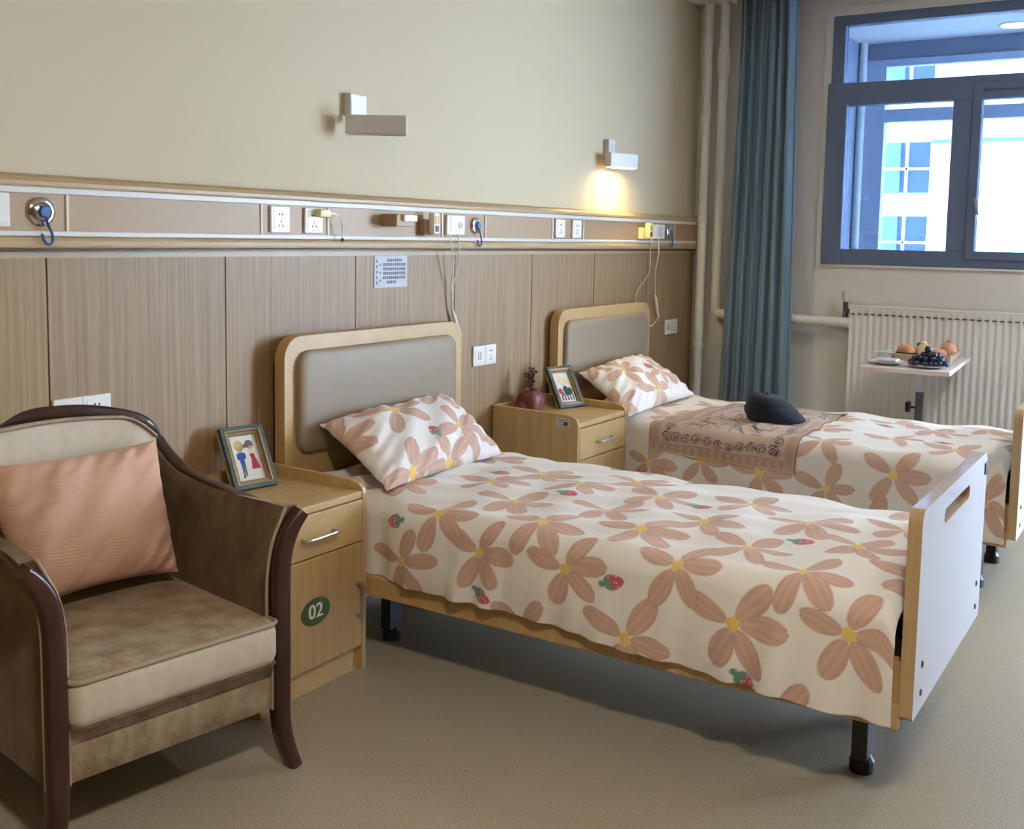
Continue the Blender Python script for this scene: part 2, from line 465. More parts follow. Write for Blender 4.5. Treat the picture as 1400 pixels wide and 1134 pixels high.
G1 = 'five pin sockets on the equipment rail'
Z1 = 1.4205
socket('wall_socket', 1.53, 1.423, -.05, 'white socket on the rail cut by the left edge of the photo', 'five', G1)
socket('wall_socket', 2.510, Z1, -.05, 'white five pin socket on the rail with empty holes, above the armchair side', 'five', G1)
s2 = socket('wall_socket', 2.666, Z1, -.05, 'white rail socket holding the plugged in charger', 'five', G1)
socket('wall_socket', 4.317, Z1, -.05, 'left one of two narrow-looking sockets on the rail between the beds', 'five', G1)
socket('wall_socket', 4.473, Z1, -.05, 'right one of two narrow-looking sockets on the rail between the beds', 'five', G1)
G2 = 'double socket plates low on the panelling'
socket('double_socket', 1.792, .872, -.015, 'white double socket plate low on the panelling behind the brown armchair', 'double', G2, w=.18)
socket('double_socket', 3.755, .864, -.015, 'white double socket plate on the panelling right of the near headboard', 'double', G2, w=.172)
socket('double_socket', 5.676, .869, -.015, 'white double socket plate on the panelling right of the far headboard', 'double', G2, w=.172)

# charger plugged in
ch = thing('charger_plug', (2.70, -.0605, 1.446), 'cream charger plug with a short white cable hanging from a rail socket', 'charger')
MB().box(-.035, .02, -.03, 0, -.014, .014, bev=.006).obj('plug_body', M['cream_plastic'], ch, smooth=40)
MB().tube([(.018, -.018, .002), (.045, -.02, .0), (.052, -.02, -.001)], [.008, .006, .004], 8).obj('strain_relief', M['white_plastic'], ch, smooth=40)
MB().tube([(.05, -.02, 0), (.068, -.02, -.008), (.082, -.02, -.03), (.088, -.018, -.055), (.09, -.014, -.086)], .0028, 6).obj('cable', M['white_plastic'], ch, smooth=40)
MB().lathe([(.0055, 0), (.0055, .012)], 8, (.09, -.014, -.096)).obj('cable_end', M['grey_print'], ch, smooth=40)

# small bracket box with a white clip
bx = thing('bracket_box', (3.075, -.05, 1.43), 'small beige box bracket with a white clip on the rail', 'bracket')
MB().box(-.05, .05, -.075, 0, -.022, .024, bev=.003).obj('box_body', M['rail_body'], bx)
MB().box(-.02, .058, -.088, -.074, -.002, .022, bev=.004).obj('clip', M['white_plastic'], bx)

# nurse call handset holders
def handset(x, label, cream=False):
    t = thing('call_holder', (x, -.05, 1.41), label, 'call handset', 'call handsets in holders on the rail')
    mw = M['cream_plastic'] if cream else M['white_plastic']
    MB().box(-.036, .02, -.03, 0, -.032, .03, bev=.004).obj('holder', M['cream_plastic' if cream else 'rail_body'], t)
    b = MB().box(-.016, .024, -.06, -.03, -.03, .056, bev=.008, seg=3).obj('handset', mw, t, smooth=40)
    MB().box(-.008, .016, -.062, -.055, .012, .042, bev=.002).obj('yellow_button', M['yellow'], b)
    MB().box(-.006, .014, -.0625, -.055, -.018, .006, bev=.002).obj('red_button', M['maroon'], b)
    return t
handset(3.285, 'white call handset with yellow and dark buttons on the rail above the near bed')
handset(5.185, 'cream call handset on the rail above the far headboard', True)

def call_plate(x, w, label, cordpts, grip, knob):
    t = thing('call_plate', (x, -.05, 1.4205), label, 'call switch', 'nurse call plates with pull cords')
    MB().box(-w/2, w/2, -.012, 0, -.04, .04, bev=.004).obj('plate', M['white_plastic'], t)
    MB().box(-w/2+.022, -w/2+.026, -.0135, -.011, -.036, .036).obj('ridge', M['white_plastic'], t)
    if knob: MB().lathe([(.013, 0), (.013, .003), (.009, .004), (.009, .002), (.0, .002)], 18, (w/2-.034, -.012, .0), 'y').obj('call_button', M['alu'], t, smooth=30)
    else: MB().box(-.028, .028, -.0145, -.011, -.028, .028, bev=.002).obj('call_button', M['paper'], t)
    L_ = lambda p: (p[0]-x, p[1]+.05, p[2]-1.4205)
    MB().tube([L_(p) for p in cordpts], .0028, 6).obj('pull_cord', M['white_plastic'], t, smooth=40)
    MB().tube([L_(p) for p in grip], [.005, .008, .0085, .006], 8).obj('pull_grip', M['white_plastic'], t, smooth=40)
    return t
call_plate(3.48, .124, 'white call plate with two hanging cords and a pull grip near the near headboard',
           [(3.435, -.062, 1.385), (3.442, -.07, 1.33), (3.462, -.066, 1.27), (3.48, -.04, 1.18), (3.494, -.035, 1.09), (3.5, -.033, 1.07)],
           [(3.498, -.033, 1.078), (3.51, -.033, 1.05), (3.535, -.033, 1.0), (3.556, -.033, .968)], True)
c2 = call_plate(5.40, .13, 'white square call plate with a long cord and pull grip by the far headboard',
           [(5.385, -.062, 1.385), (5.39, -.064, 1.30), (5.40, -.04, 1.2), (5.42, -.035, 1.08), (5.425, -.033, 1.06)],
           [(5.42, -.033, 1.068), (5.435, -.033, 1.04), (5.455, -.033, .98), (5.475, -.033, .932)], False)
# second cord of the near plate
MB().tube([(.01, -.012, -.035), (.012, -.02, -.09), (.016, -.016, -.15), (.014, .012, -.25), (.016, .016, -.345)], .0028, 6).obj(
    'pull_cord', M['white_plastic'], [o for o in COL.objects if o.name.startswith('call_plate')][0], smooth=40)
# cable of the far handset, looping behind the headboard and up to the grip
far_h = [o for o in COL.objects if o.name == 'call_holder.001'][0]
def smooth_pts(P, n=6):
    P = [Vector(p) for p in P]; out = []
    for i in range(len(P)-1):
        a, b, c, d = P[max(i-1, 0)], P[i], P[i+1], P[min(i+2, len(P)-1)]
        for k in range(n):
            t = k/n
            out.append(.5*((2*b)+(c-a)*t+(2*a-5*b+4*c-d)*t*t+(3*b-a-3*c+d)*t**3))
    out.append(P[-1]); return out
cab = smooth_pts([(5.24, -.085, 1.382), (5.27, -.07, 1.30), (5.315, -.045, 1.2), (5.25, -.03, 1.13), (5.205, -.022, 1.07), (5.21, -.022, .98),
                  (5.30, -.022, .91), (5.40, -.022, .89), (5.46, -.022, .91), (5.478, -.028, .94)])
MB().tube([(p.x-5.185, p.y+.05, p.z-1.41) for p in cab], .0028, 6).obj('cable', M['white_plastic'], far_h, smooth=40)

def outlet(x, label, ang, r=.038):
    t = thing('oxygen_outlet', (x, -.05, 1.421), label, 'oxygen outlet', 'oxygen outlets with blue plugs on the rail')
    MB().lathe([(r, 0), (r, .006), (r*.86, .010), (r*.72, .011)], 28, (0, 0, 0), 'y').obj('flange', M['chrome'], t, smooth=30)
    MB().lathe([(r*.64, .006), (r*.64, .015), (r*.5, .018), (r*.46, .012)], 28, (0, 0, 0), 'y').obj('socket_ring', M['steel'], t, smooth=30)
    b = MB().lathe([(r*.42, .010), (r*.44, .020), (r*.36, .023)], 20, (0, 0, 0), 'y').obj('dust_plug', M['blue_plastic'], t, smooth=30)
    P = smooth_pts([(0, -.021, -r*.3), (.006, -.022, -r*.9), (.016, -.022, -.055), (.018, -.022, -.075), (.006, -.022, -.085), (-.006, -.022, -.076), (-.012, -.022, -.058)])
    MB().tube(P, .0034, 6).obj('strap', M['blue_plastic'], b, smooth=40)
    return t
outlet(1.662, 'round chrome oxygen outlet with blue plug near the left edge of the photo', 0)
outlet(3.628, 'round chrome oxygen outlet with blue plug right of the near call plate', 0, .034)
outlet(5.535, 'round oxygen outlet with blue plug at the corner end of the rail', 0, .034)

# notice sheet
nt_ = thing('notice_sheet', (3.124, -.016, 1.238), 'white printed notice sheet on the panelling above the near headboard', 'notice')
MB().box(-.097, .097, -.002, 0, -.06, .06).obj('sheet', M['paper'], nt_)
mb = MB(); rr = random.Random(3)
def glyph(mb, cx, cz, s):
    for k in range(3): mb.box(cx-s*rr.uniform(.3, .5), cx+s*rr.uniform(.3, .5), -.0026, -.0019, cz+s*(k-1)*.35-s*.1, cz+s*(k-1)*.35+s*.1)
    q = rr.uniform(-.2, .2)*s; mb.box(cx+q-s*.1, cx+q+s*.1, -.0026, -.0019, cz-s*.48, cz+s*.48)
for k in range(5): glyph(mb, -.083, .040-k*.0205, .011)
for k in range(3): glyph(mb, -.063, .026-k*.03, .009)
for row in range(6):
    for c in range(12):
        if row == 5 and c in (0, 1, 7, 8, 9, 10, 11): continue
        if row == 0 and (c < 2 or c > 9): continue
        glyph(mb, -.043+c*.0113, .043-row*.0165, .0108)
mb.obj('printed_text', M['grey_print'], nt_)

# white scrap at the photo's left edge
mb = MB(); P = [(-.03, .05), (-.006, .055), (.004, .03), (.016, -.012), (.004, -.018), (.002, -.03), (-.02, -.034), (-.05, -.01)]
mb.plate(P, [], .004, lambda u, v, w: (u, -w-.004*math.sin(60*u), v))
tag(mb.obj('paper_scrap', M['white_ink'], None, (1.537, -.0155, .945)), 'white pointed paper scrap on the panelling at the left edge', 'paper')

# ------------------------------------------------------------------ wall reading lamps
def wall_lamp(x, z, ang, ln, h, label, lit, pw, ph):
    t = thing('wall_lamp', (x, 0, z), label, 'wall lamp', 'white wall reading lamps above the rail')
    MB().box(*pw, -.032, 0, .0, ph, bev=.006).obj('wall_plate', M['lamp_white'], t)
    d = Vector((math.cos(ang), -math.sin(ang), 0)); n = Vector((-math.sin(ang), -math.cos(ang), 0))
    MB().lathe([(.012, 0), (.012, .05)], 12, (.03, -.025, -.014), 'y').obj('pivot', M['steel'], t, smooth=30)
    def bar(z0, z1, a, b, ww, name, mat, bev=.004):
        mb = MB(); mb.box(a, b, -ww/2, ww/2, z0, z1, bev=bev)
        mb.v = [tuple(Vector((.0, -.062, 0))+d*(p[0]-.015)-n*p[1]+Vector((0, 0, p[2]))) for p in mb.v]
        return mb.obj(name, mat, t)
    bar(-h, 0, -.01, ln, .045, 'lamp_head', M['lamp_white'])
    dif = bar(-h-.003, -h+.004, .0, ln-.01, .036, 'diffuser', M['lit_warm' if lit else 'diffuser_off'], .001)
    if lit:
        ld = bpy.data.lights.new('lamp_glow', 'AREA'); ld.shape = 'RECTANGLE'; ld.size = ln*.8; ld.size_y = .03
        ld.energy = 3.2; ld.color = (1, .76, .30); ld.spread = math.radians(170)
        lo = bpy.data.objects.new('lamp_light', ld); COL.objects.link(lo); lo.parent = t
        lo.location = Vector((0, -.062, -h-.006))+d*ln/2; lo.rotation_euler = (0, 0, -ang)
    return t
wall_lamp(2.855, 1.795, math.radians(53), .205, .066, 'white wall lamp switched off, above the near bed', False, (.022, .112), .082)
wall_lamp(4.80, 1.812, math.radians(16), .19, .072, 'white wall lamp lit warm yellow, above the far bed', True, (.03, .10), .072)

# ceiling lights (out of frame) that light the room
def ceiling_light(x, y, label, p, colr):
    t = thing('ceiling_light', (x, y, ZC), label, 'ceiling light', 'round ceiling lights')
    MB().lathe([(.2, -.02), (.21, -.012), (.21, 0)], 32).obj('rim', M['lamp_white'], t, smooth=30)
    MB().lathe([(.19, -.024), (.195, -.016)], 32).obj('diffuser', M['lit_white'], t, smooth=30)
    ld = bpy.data.lights.new('ceiling_glow', 'AREA'); ld.shape = 'DISK'; ld.size = .26; ld.energy = p; ld.color = colr
    lo = bpy.data.objects.new('ceiling_lamp_light', ld); COL.objects.link(lo); lo.parent = t; lo.location = (0, 0, -.03)
ceiling_light(.6, -2.65, 'unseen round white ceiling light close above the camera', CEIL_POWER, CEIL_COL)
ceiling_light(4.6, -3.0, 'unseen round white ceiling light over the foot of the beds', CEIL_POWER*.36, (1, .97, .94))

# ================================================================== WINDOW, BALCONY, OUTSIDE
win = thing('window_1', (XR, 0, WZ0), 'dark blue grey framed window looking onto the glazed balcony', 'window')
win['kind'] = 'structure'
fx0, fx1 = -.012, .06
wh = WZ1-WZ0
mb = MB()
mb.box(fx0, fx1, WY0-.07, WY0, 2.262-WZ0, wh-.054); mb.box(fx0, fx1, WY1, WY1+.07, .087, wh-.054)
mb.box(fx0, fx1, WY1, WY0, wh-.055, wh); mb.box(fx0, fx1, WY1, WY0-.097, 0, .088)
mb.box(fx0, fx1, WY1+.069, WY0-.097, 2.14-WZ0, 2.264-WZ0)
mb.box(fx0, fx1, -1.585, -1.455, .087, 2.141-WZ0)
mb.box(fx0-.012, fx1-.002, WY0-.098, WY0+.012, 0, 2.2635-WZ0)
mb.obj('window_frame', M['frame'], win, bevel=.004)
mb = MB().box(fx0-.01, fx1-.01, WY1+.099, -1.599, .046, .09); mb.box(fx0-.01, fx1-.01, WY1+.099, -1.599, 2.185-WZ0-.0, 2.185-WZ0+.04)
mb.box(fx0-.01, fx1-.01, -1.60, -1.555, .046, 2.225-WZ0); mb.box(fx0-.01, fx1-.01, WY1+.05, WY1+.1, .046, 2.225-WZ0)
sash = mb.obj('sash', M['frame'], win, bevel=.003)
MB().tube([(-.02, -1.60, .36), (-.045, -1.60, .36), (-.05, -1.602, .355), (-.05, -1.61, .31), (-.046, -1.615, .28)], [.012, .01, .009, .008, .007], 8).obj('handle', M['steel'], sash, smooth=40)
for y0, y1, z0, z1 in ((WY1+.06, WY0-.06, 2.264-WZ0, wh-.05), (-1.455, WY0-.09, .085, 2.14-WZ0), (WY1+.06, -1.585, .05, 2.2-WZ0)):
    MB().box(.022, .028, y0, y1, z0, z1).obj('pane', M['glass'], win)
mb = MB()
for y0, y1, z0, z1 in ((WY0+.0, WY0+.04, WZ0-.0, WZ1+.045), (WY1, WY0, WZ1, WZ1+.045), (WY1, WY0+.03, WZ0-.012, WZ0)):
    mb.box(XR-.014, XR+.02, y0, y1, z0, z1)
struct(mb, 'trim_2', M['seal'], 'white plaster edging around the window', 'trim')
# balcony door (out of frame, on the right)
dr = thing('door_1', (XR, 0, 0), 'unseen glazed balcony door right of the window', 'door'); dr['kind'] = 'structure'
mb = MB()
for y0, y1, z0, z1 in ((DY0-.07, DY0, 0, DZ1), (DY1, DY1+.07, 0, DZ1), (DY1, DY0, DZ1-.07, DZ1), (DY1, DY0, 0, .12), (-3.70, -3.6, .1, DZ1-.05)):
    mb.box(0, .07, y0, y1, z0, z1)
mb.obj('door_frame', M['frame'], dr, bevel=.004)
for y0, y1 in ((-3.62, DY0-.05), (DY1+.05, -3.68)): MB().box(.03, .036, y0, y1, .1, DZ1-.05).obj('pane', M['glass2'], dr)

# balcony shell
struct(MB().box(XR+.2, X_OUT+.15, YF-.2, -.45, -.12, -.001), 'balcony_floor', M['tile_floor'], 'grey tiled balcony floor outside', 'floor')
struct(MB().box(XR+.2, X_OUT+.15, YF-.2, -.45, 2.79, 2.95), 'balcony_ceiling', M['ceil'], 'white balcony ceiling seen through the window', 'ceiling')
struct(MB().box(XR+.2, X_OUT+.15, -.47, -.35, 0, 2.79), 'balcony_wall', M['balcony_paint'], 'balcony end wall seen through the window', 'wall')
mb = MB(); mb.box(X_OUT, X_OUT+.12, YF-.2, -.47, 0, .9); mb.box(X_OUT, X_OUT+.12, YF-.2, -.47, 2.66, 2.79)
struct(mb, 'balcony_parapet', M['balcony_paint'], 'low balcony parapet and header below the outer glazing', 'wall')
bw = thing('window_2', (X_OUT, 0, 0), 'outer balcony glazing seen through the window', 'window'); bw['kind'] = 'structure'
mb = MB(); mb.box(-.02, .06, YF, -.47, 2.235, 2.325); mb.box(-.02, .06, YF, -.47, .9, .97); mb.box(-.02, .06, YF, -.47, 2.62, 2.67)
for y in (-.66, -2.05, -3.4, -4.8): mb.box(-.026, .066, y, y+(.187 if y > -1 else .07), .899, 2.659)
mb.obj('window_frame', M['outer_frame'], bw, bevel=.004)
for y0, y1 in ((-2.0, -.66), (-3.34, -2.05), (-4.74, -3.4)):
    MB().box(.02, .026, y0, y1, .95, 2.25).obj('pane', M['glass2'], bw); MB().box(.02, .026, y0, y1, 2.3, 2.64).obj('pane', M['glass2'], bw)
MB().tube([(-.05, -.50, 0), (-.05, -.50, 2.79)], .028, 12).obj('white_upright', M['seal'], bw, smooth=40)  # thin white upright tube beside the balcony end wall
bl = thing('downlight', (7.5, -1.52, 2.79), 'round lit downlight in the balcony ceiling', 'downlight')
MB().lathe([(.10, -.008), (.105, 0)], 24).obj('rim', M['lamp_white'], bl, smooth=30)
MB().lathe([(.088, -.011), (.09, -.002)], 24).obj('diffuser', M['lit_white'], bl, smooth=30)

# building opposite
b = thing('opposite_building', (22, 0, -12), 'white building with blue glazed bays seen through the window', 'building')
H0 = 12.
MB().box(0, 8, -16, 1.98, 0, 30).obj('white_wall', M['facade'], b)
MB().box(.6, 8, 1.98, 9, 0, 30).obj('set_back_wall', M['facade'], b)
def zc(z): return z+H0
zz = lambda z20: (1.38+(z20-1.38)*1.1)+H0       # heights measured at 20 m
for k, (a, c) in enumerate(((4.33, 5.6), (2.32, 3.24), (.97, 1.886), (-.4, .52), (5.9, 6.8))):
    wn = MB().box(.50, .62, 2.0, 8, zz(a), zz(c)).obj('window_bay', M['bluewin'], b)
    for y0, y1 in ((2.65, 2.95), (5.2, 5.6)):
        MB().box(.44, .51, y0, y1, zz(a), zz(c)).obj('blind', M['bluewin2'], wn)
    for y in (2.5, 2.02, 4.4, 6.2): MB().box(.42, .52, y, y+.05, zz(a), zz(c)).obj('mullion', M['facade'], wn)
    MB().box(.42, .52, 2.0, 8, zz(a)+.45, zz(a)+.5).obj('transom', M['facade'], wn)
MB().box(-.05, .05, -16, 1.98, zz(3.17), zz(3.235)).obj('floor_line', M['bluewin2'], b)
struct(MB().box(8, 60, -40, 40, -12.2, -12), 'ground_outside', M['facade'], 'pale ground far below the balcony', 'ground')

# ================================================================== PIPES, RADIATOR, CURTAIN
mb = MB().tube([(5.93, -.088, 0), (5.93, -.088, ZC-.001)], .028, 16)
for z in (2.1, 1.5, .75): mb.lathe([(.028, z-.02), (.032, z-.012), (.032, z+.012), (.028, z+.02)], 16, (5.93, -.088, 0))
tag(mb.obj('heating_pipe', M['pipe'], None, smooth=40), 'straight white lagged heating pipe in the corner, nearest the headboard wall', 'pipe', 'white lagged heating pipes')
mb = MB().tube([(5.935, -.187, ZC-.001), (5.935, -.187, 2.5), (5.935, -.187, .985), (5.935, -.190, .958), (5.935, -.205, .945), (5.935, -.24, .943), (5.935, -.94, .935), (5.935, -.985, .935)], .0275, 16)
mb.lathe([(.0275, 2.32), (.037, 2.36), (.04, 2.42), (.036, 2.48), (.0275, 2.52)], 16, (5.935, -.187, 0))
tag(mb.obj('heating_pipe', M['pipe'], None, smooth=50), 'white heating pipe by the curtain that bends level towards the radiator', 'pipe', 'white lagged heating pipes')

rad = thing('radiator', (5.955, -.985, .33), 'white ribbed panel radiator under the window', 'radiator')
RY1 = -2.2; rh = 1.03-.33; ln = -RY1-.985
rows = []; ny = int(ln/.00375); zs = [0, .004, .03, .045, .055, rh-.055, rh-.045, rh-.035, rh-.004, rh]
for iz, z in enumerate(zs):
    e = 0 if (z < .04 or z > rh-.04) else 1
    row = []
    for i in range(ny+1):
        y = -ln*i/ny; ph = (y/.0365) % 1
        g = max(0., math.cos(PI*(ph-.5)))**3 if 0 < i < ny else 0
        row.append((-.022+.010*g*e, y, z))
    rows.append(row)
mb = MB().loft(rows, 0, False, False)
mb.box(-.009, -.006, -ln, 0, 0, rh); mb.box(-.012, .03, -ln, -ln+.012, .02, rh-.01); mb.box(-.012, .03, -.012, 0, .02, rh-.01)
mb.obj('front_panel', M['radiator'], rad, smooth=50)
mb = MB(); mb.box(-.0245, .04, -ln-.002, .002, rh-.008, rh+.003, bev=.003); mb.obj('top_grille', M['radiator'], rad)
mb = MB()
for k in range(int(ln/.0365)): mb.box(-.0232, -.0215, -.0365*(k+.5)-.011, -.0365*(k+.5)+.011, rh-.047, rh-.040)
mb.obj('slot_row', M['slot'], rad)
MB().box(.012, .03, -ln, 0, .02, rh-.02).obj('rear_panel', M['radiator'], rad)
for y in (-.2, -ln+.2): MB().box(.03, .0648, y-.02, y+.02, .05, rh-.1).obj('wall_bracket', M['radiator'], rad)
vb = MB().tube([(-.0, .03, rh-.085), (-.0, .03, rh-.02), (-.0, .03, rh+.022)], [.017, .014, .014], 12)
vb.tube([(0, .03, rh-.03), (0, -.004, rh-.03)], .012, 12)
v = vb.obj('valve', M['dark_steel'], rad, smooth=40)
MB().lathe([(.016, rh+.02), (.02, rh+.03), (.021, rh+.075), (.015, rh+.08)], 14, (0, .03, 0)).obj('valve_cap', M['porcelain'], v, smooth=40)

# curtain
cu = thing('curtain', (5.862, 0, 0), 'teal blue curtain gathered left of the window', 'curtain')
rows = []; nz, ny = 40, 150
for i in range(nz+1):
    z = .03+(ZC+.10-.03)*i/nz; h = 1-(z/ (ZC+.1))
    yl = -.318+.075*h**1.4; yr = -.640-.045*h**1.2-.01*math.sin(3*h)
    row = []
    for j in range(ny+1):
        t = j/ny
        tt = t+.012*math.sin(9*t+3*h)
        y = yl+(yr-yl)*t+.006*math.sin(2*PI*7*tt+1.3)
        A = .026*(1-.2*h)
        x = A*math.sin(2*PI*(6.5*tt)+.9*h+.5*math.sin(5*t))+.010*math.sin(2*PI*14*tt+2*h+.8)
        row.append((x, y, z))
    rows.append(row)
o = MB().loft(rows, 0, False, False).obj('cloth', M['curtain'], cu, smooth=60)
o.modifiers.new('thick', 'SOLIDIFY').thickness = .003
rows = []
MB().box(-.035, .035, -2.4, -.26, ZC+.115, ZC+.139).obj('curtain_track', M['alu'], cu)

# ================================================================== PRINTED CLOTH
def lin(r, g, b): return np.array(srgb(r, g, b)[:3])
C_BASE, C_PET, C_PED, C_YEL = lin(240, 236, 230), lin(208, 173, 155), lin(172, 128, 110), lin(230, 200, 112)
C_RED, C_GRN = lin(198, 96, 104), lin(112, 156, 136)
ANG = [62, 3, 163, -113, -50]
def sstep(x, w): return np.clip(.5+x/w, 0, 1)
def paint(U, V, flowers, berries, aa=.004, seed=1, scale=1.):
    """U along the cloth, V up it, metres; petals are drawn with U running to the right"""
    sh = U.shape; U = U.ravel(); V = V.ravel(); col = np.tile(C_BASE, (U.size, 1)); rg = random.Random(seed)
    for fl in flowers:
        fu, fv = fl[0], fl[1]; rot = fl[2] if len(fl) > 2 else rg.uniform(-12, 12); sc = (fl[3] if len(fl) > 3 else rg.uniform(.93, 1.05))*scale
        idx = np.nonzero((np.abs(U-fu) < .16*sc) & (np.abs(V-fv) < .16*sc))[0]
        jit = [rg.uniform(-9, 9) for _ in ANG]; ls = [rg.uniform(.122, .146)*sc for _ in ANG]; ws = [rg.uniform(.0255, .032)*sc for _ in ANG]
        if not idx.size: continue
        du, dv = U[idx]-fu, V[idx]-fv
        for a, j, l, w in zip(ANG, jit, ls, ws):
            t = math.radians(a+j+rot); p = (du*math.cos(t)+dv*math.sin(t))/l; q = -du*math.sin(t)+dv*math.cos(t)
            pc = np.clip(p, 0, 1)
            hw = w*np.sqrt(np.clip(1-((pc-.56)/.44)**2, 0, 1))*(.84+.24*pc)
            d = np.minimum(hw-np.abs(q), np.minimum(p-.10, 1.01-p)*l)
            a_ = sstep(d, aa)[:, None]
            streak = .5+.5*np.sin(q/w*9+3*p+4*j)
            edge = np.clip(1-d/.006, 0, 1)
            cc = C_PET[None]*(1+.13*(streak-.5)[:, None])
            cc = cc*(1-.65*edge[:, None])+C_PED[None]*(.65*edge[:, None])
            col[idx] = col[idx]*(1-a_)+cc*a_
        d = .0175*sc-np.hypot(du, dv); a_ = sstep(d, aa)[:, None]; col[idx] = col[idx]*(1-a_)+C_YEL*a_
    for bu, bv, br in berries:
        t = math.radians(br); du, dv = U-bu, V-bv; p = du*math.cos(t)+dv*math.sin(t); q = -du*math.sin(t)+dv*math.cos(t)
        hw = np.clip(.024*np.sqrt(np.clip(1-((p-.002)/.032)**2, 0, 1))*(1-.25*p/.03), 0, 1)
        d = np.minimum(hw-np.abs(q), .034-np.abs(p)); a_ = sstep(d, aa)[:, None]*(hw > .001)[:, None]
        dots = (np.sin(p*520)*np.sin(q*520+1.5*np.sin(p*260)) > .62)[:, None]
        cc = np.where(dots, C_BASE*.95, C_RED); cc = np.where((p < -.008+.006*np.sin(q*300))[:, None], C_GRN, cc)
        col = col*(1-a_)+cc*a_
        d = .010-np.hypot(p+.036, q); a_ = sstep(d, aa)[:, None]; col = col*(1-a_)+C_GRN*a_
    return col.reshape(sh+(3,))
def fill(flowers, u0, u1, v0, v1, dist, seed):
    rg = random.Random(seed); out = list(flowers)
    for _ in range(4000):
        p = (rg.uniform(u0, u1), rg.uniform(v0, v1))
        if all(math.hypot(p[0]-f[0], p[1]-f[1]) > dist for f in out): out.append(p)
    return out
def grid_obj(name, P, colr, mat, parent=None, loc=(0, 0, 0), thick=0., closed_v=False):
    """P (n,m,3) grid -> mesh with colour attribute 'print'"""
    n, m = P.shape[:2]; me = bpy.data.meshes.new(name)
    I = np.arange(n*m).reshape(n, m)
    q = np.stack([I[:-1, :-1], I[1:, :-1], I[1:, 1:], I[:-1, 1:]], -1).reshape(-1, 4)
    if closed_v:
        q2 = np.stack([I[:-1, -1], I[1:, -1], I[1:, 0], I[:-1, 0]], -1).reshape(-1, 4); q = np.concatenate([q, q2])
    me.from_pydata(P.reshape(-1, 3).tolist(), [], q.tolist())
    at = me.color_attributes.new('print', 'FLOAT_COLOR', 'POINT')
    c4 = np.ones((n*m, 4), np.float32); c4[:, :3] = colr.reshape(-1, 3); at.data.foreach_set('color', c4.ravel())
    me.polygons.foreach_set('use_smooth', [True]*len(me.polygons)); me.materials.append(mat); me.update()
    o = bpy.data.objects.new(name, me); COL.objects.link(o); o.location = loc
    if parent: o.parent = parent
    if thick:
        s = o.modifiers.new('thick', 'SOLIDIFY'); s.thickness = thick; s.offset = -1
    return o

# duvet surface in bed coordinates (x from the near side, y from the wall, z up)
DW = .905                                     # width across the top
def duvet_surface(U, V, seed=0, amp=1., lift=0.):
    """U = y (negative), V = arc length from the lower near edge -> xyz"""
    zb = .302-.050*np.clip((-U-1.0)/.9, 0, 1)
    zf, rad = .495, .062                       # fold start height and radius
    drop = zf-zb; arc = rad*PI/2; flat = DW-2*rad
    s = V
    a = np.clip((s-(zf-.27))/arc, 0, 1)*PI/2
    left = s < (zf-.27)
    hs = np.where(left, s/(zf-.27), 1.)
    z = np.where(left, zb+drop*hs, zf+rad*np.sin(a))
    x = np.where(left, 0, rad*(1-np.cos(a)))
    s2 = s-(zf-.27)-arc
    top = s2 > 0; x = np.where(top, rad+np.minimum(s2, flat), x)
    a2 = np.clip((s2-flat)/arc, 0, 1)*PI/2
    s3 = s2-flat-arc
    x = np.where(s2 > flat, rad+flat+rad*np.sin(a2), x)
    z = np.where(s2 > flat, zf+rad*np.cos(a2), z)
    z = np.where(s3 > 0, zf-np.clip(s3, 0, None), z)
    tm = np.clip(s2/flat, 0, 1); crown = np.sin(PI*tm)*(s2 > 0)*(s2 < flat)
    side = np.clip(1-V/(zf-.27+arc), 0, 1)
    ph = seed*1.7
    w = .8*(.5*np.sin(U*31+3*np.sin(U*7+ph)+V*6+ph)+.3*np.sin(U*67+2*np.sin(V*9)+ph*2)+.35*np.sin(U*13-V*11+ph))
    x = x-amp*side*(.015*w*(.35+side))-.012*side*np.sin(PI*side)
    hd = np.clip((U+.62)/.14, 0, 1); hd = hd*hd*(3-2*hd); x = x+.036*hd*np.clip(1-s2/.2, 0, 1)
    z = z+crown*.012+(1-side)*amp*(.0045*np.sin(U*23+4*np.sin(V*5+ph)+V*9)+.003*np.sin(V*41+U*13+ph)+.004*np.sin(U*9+V*14+2*ph))
    z = z+.012*np.clip(1-(-U-.3)/.35, 0, 1)*np.clip(np.sin(U*40+V*18+ph), -1, 1)*np.clip(s2/.1, 0, 1)
    end = np.clip((-U-2.03)/.045, 0, 1); z = z-.035*end**2*np.clip(V*6, 0, 1)
    # lift along the outward normal
    nx = np.where(left, -1, np.where(s2 <= 0, -np.cos(a), np.where(s2 > flat, np.sin(a2), 0))); nz = np.where(left, 0, np.where(s2 <= 0, np.sin(a), np.where(s2 > flat, np.cos(a2), 1)))
    return np.stack([x+lift*nx, U, z+lift*nz], -1)

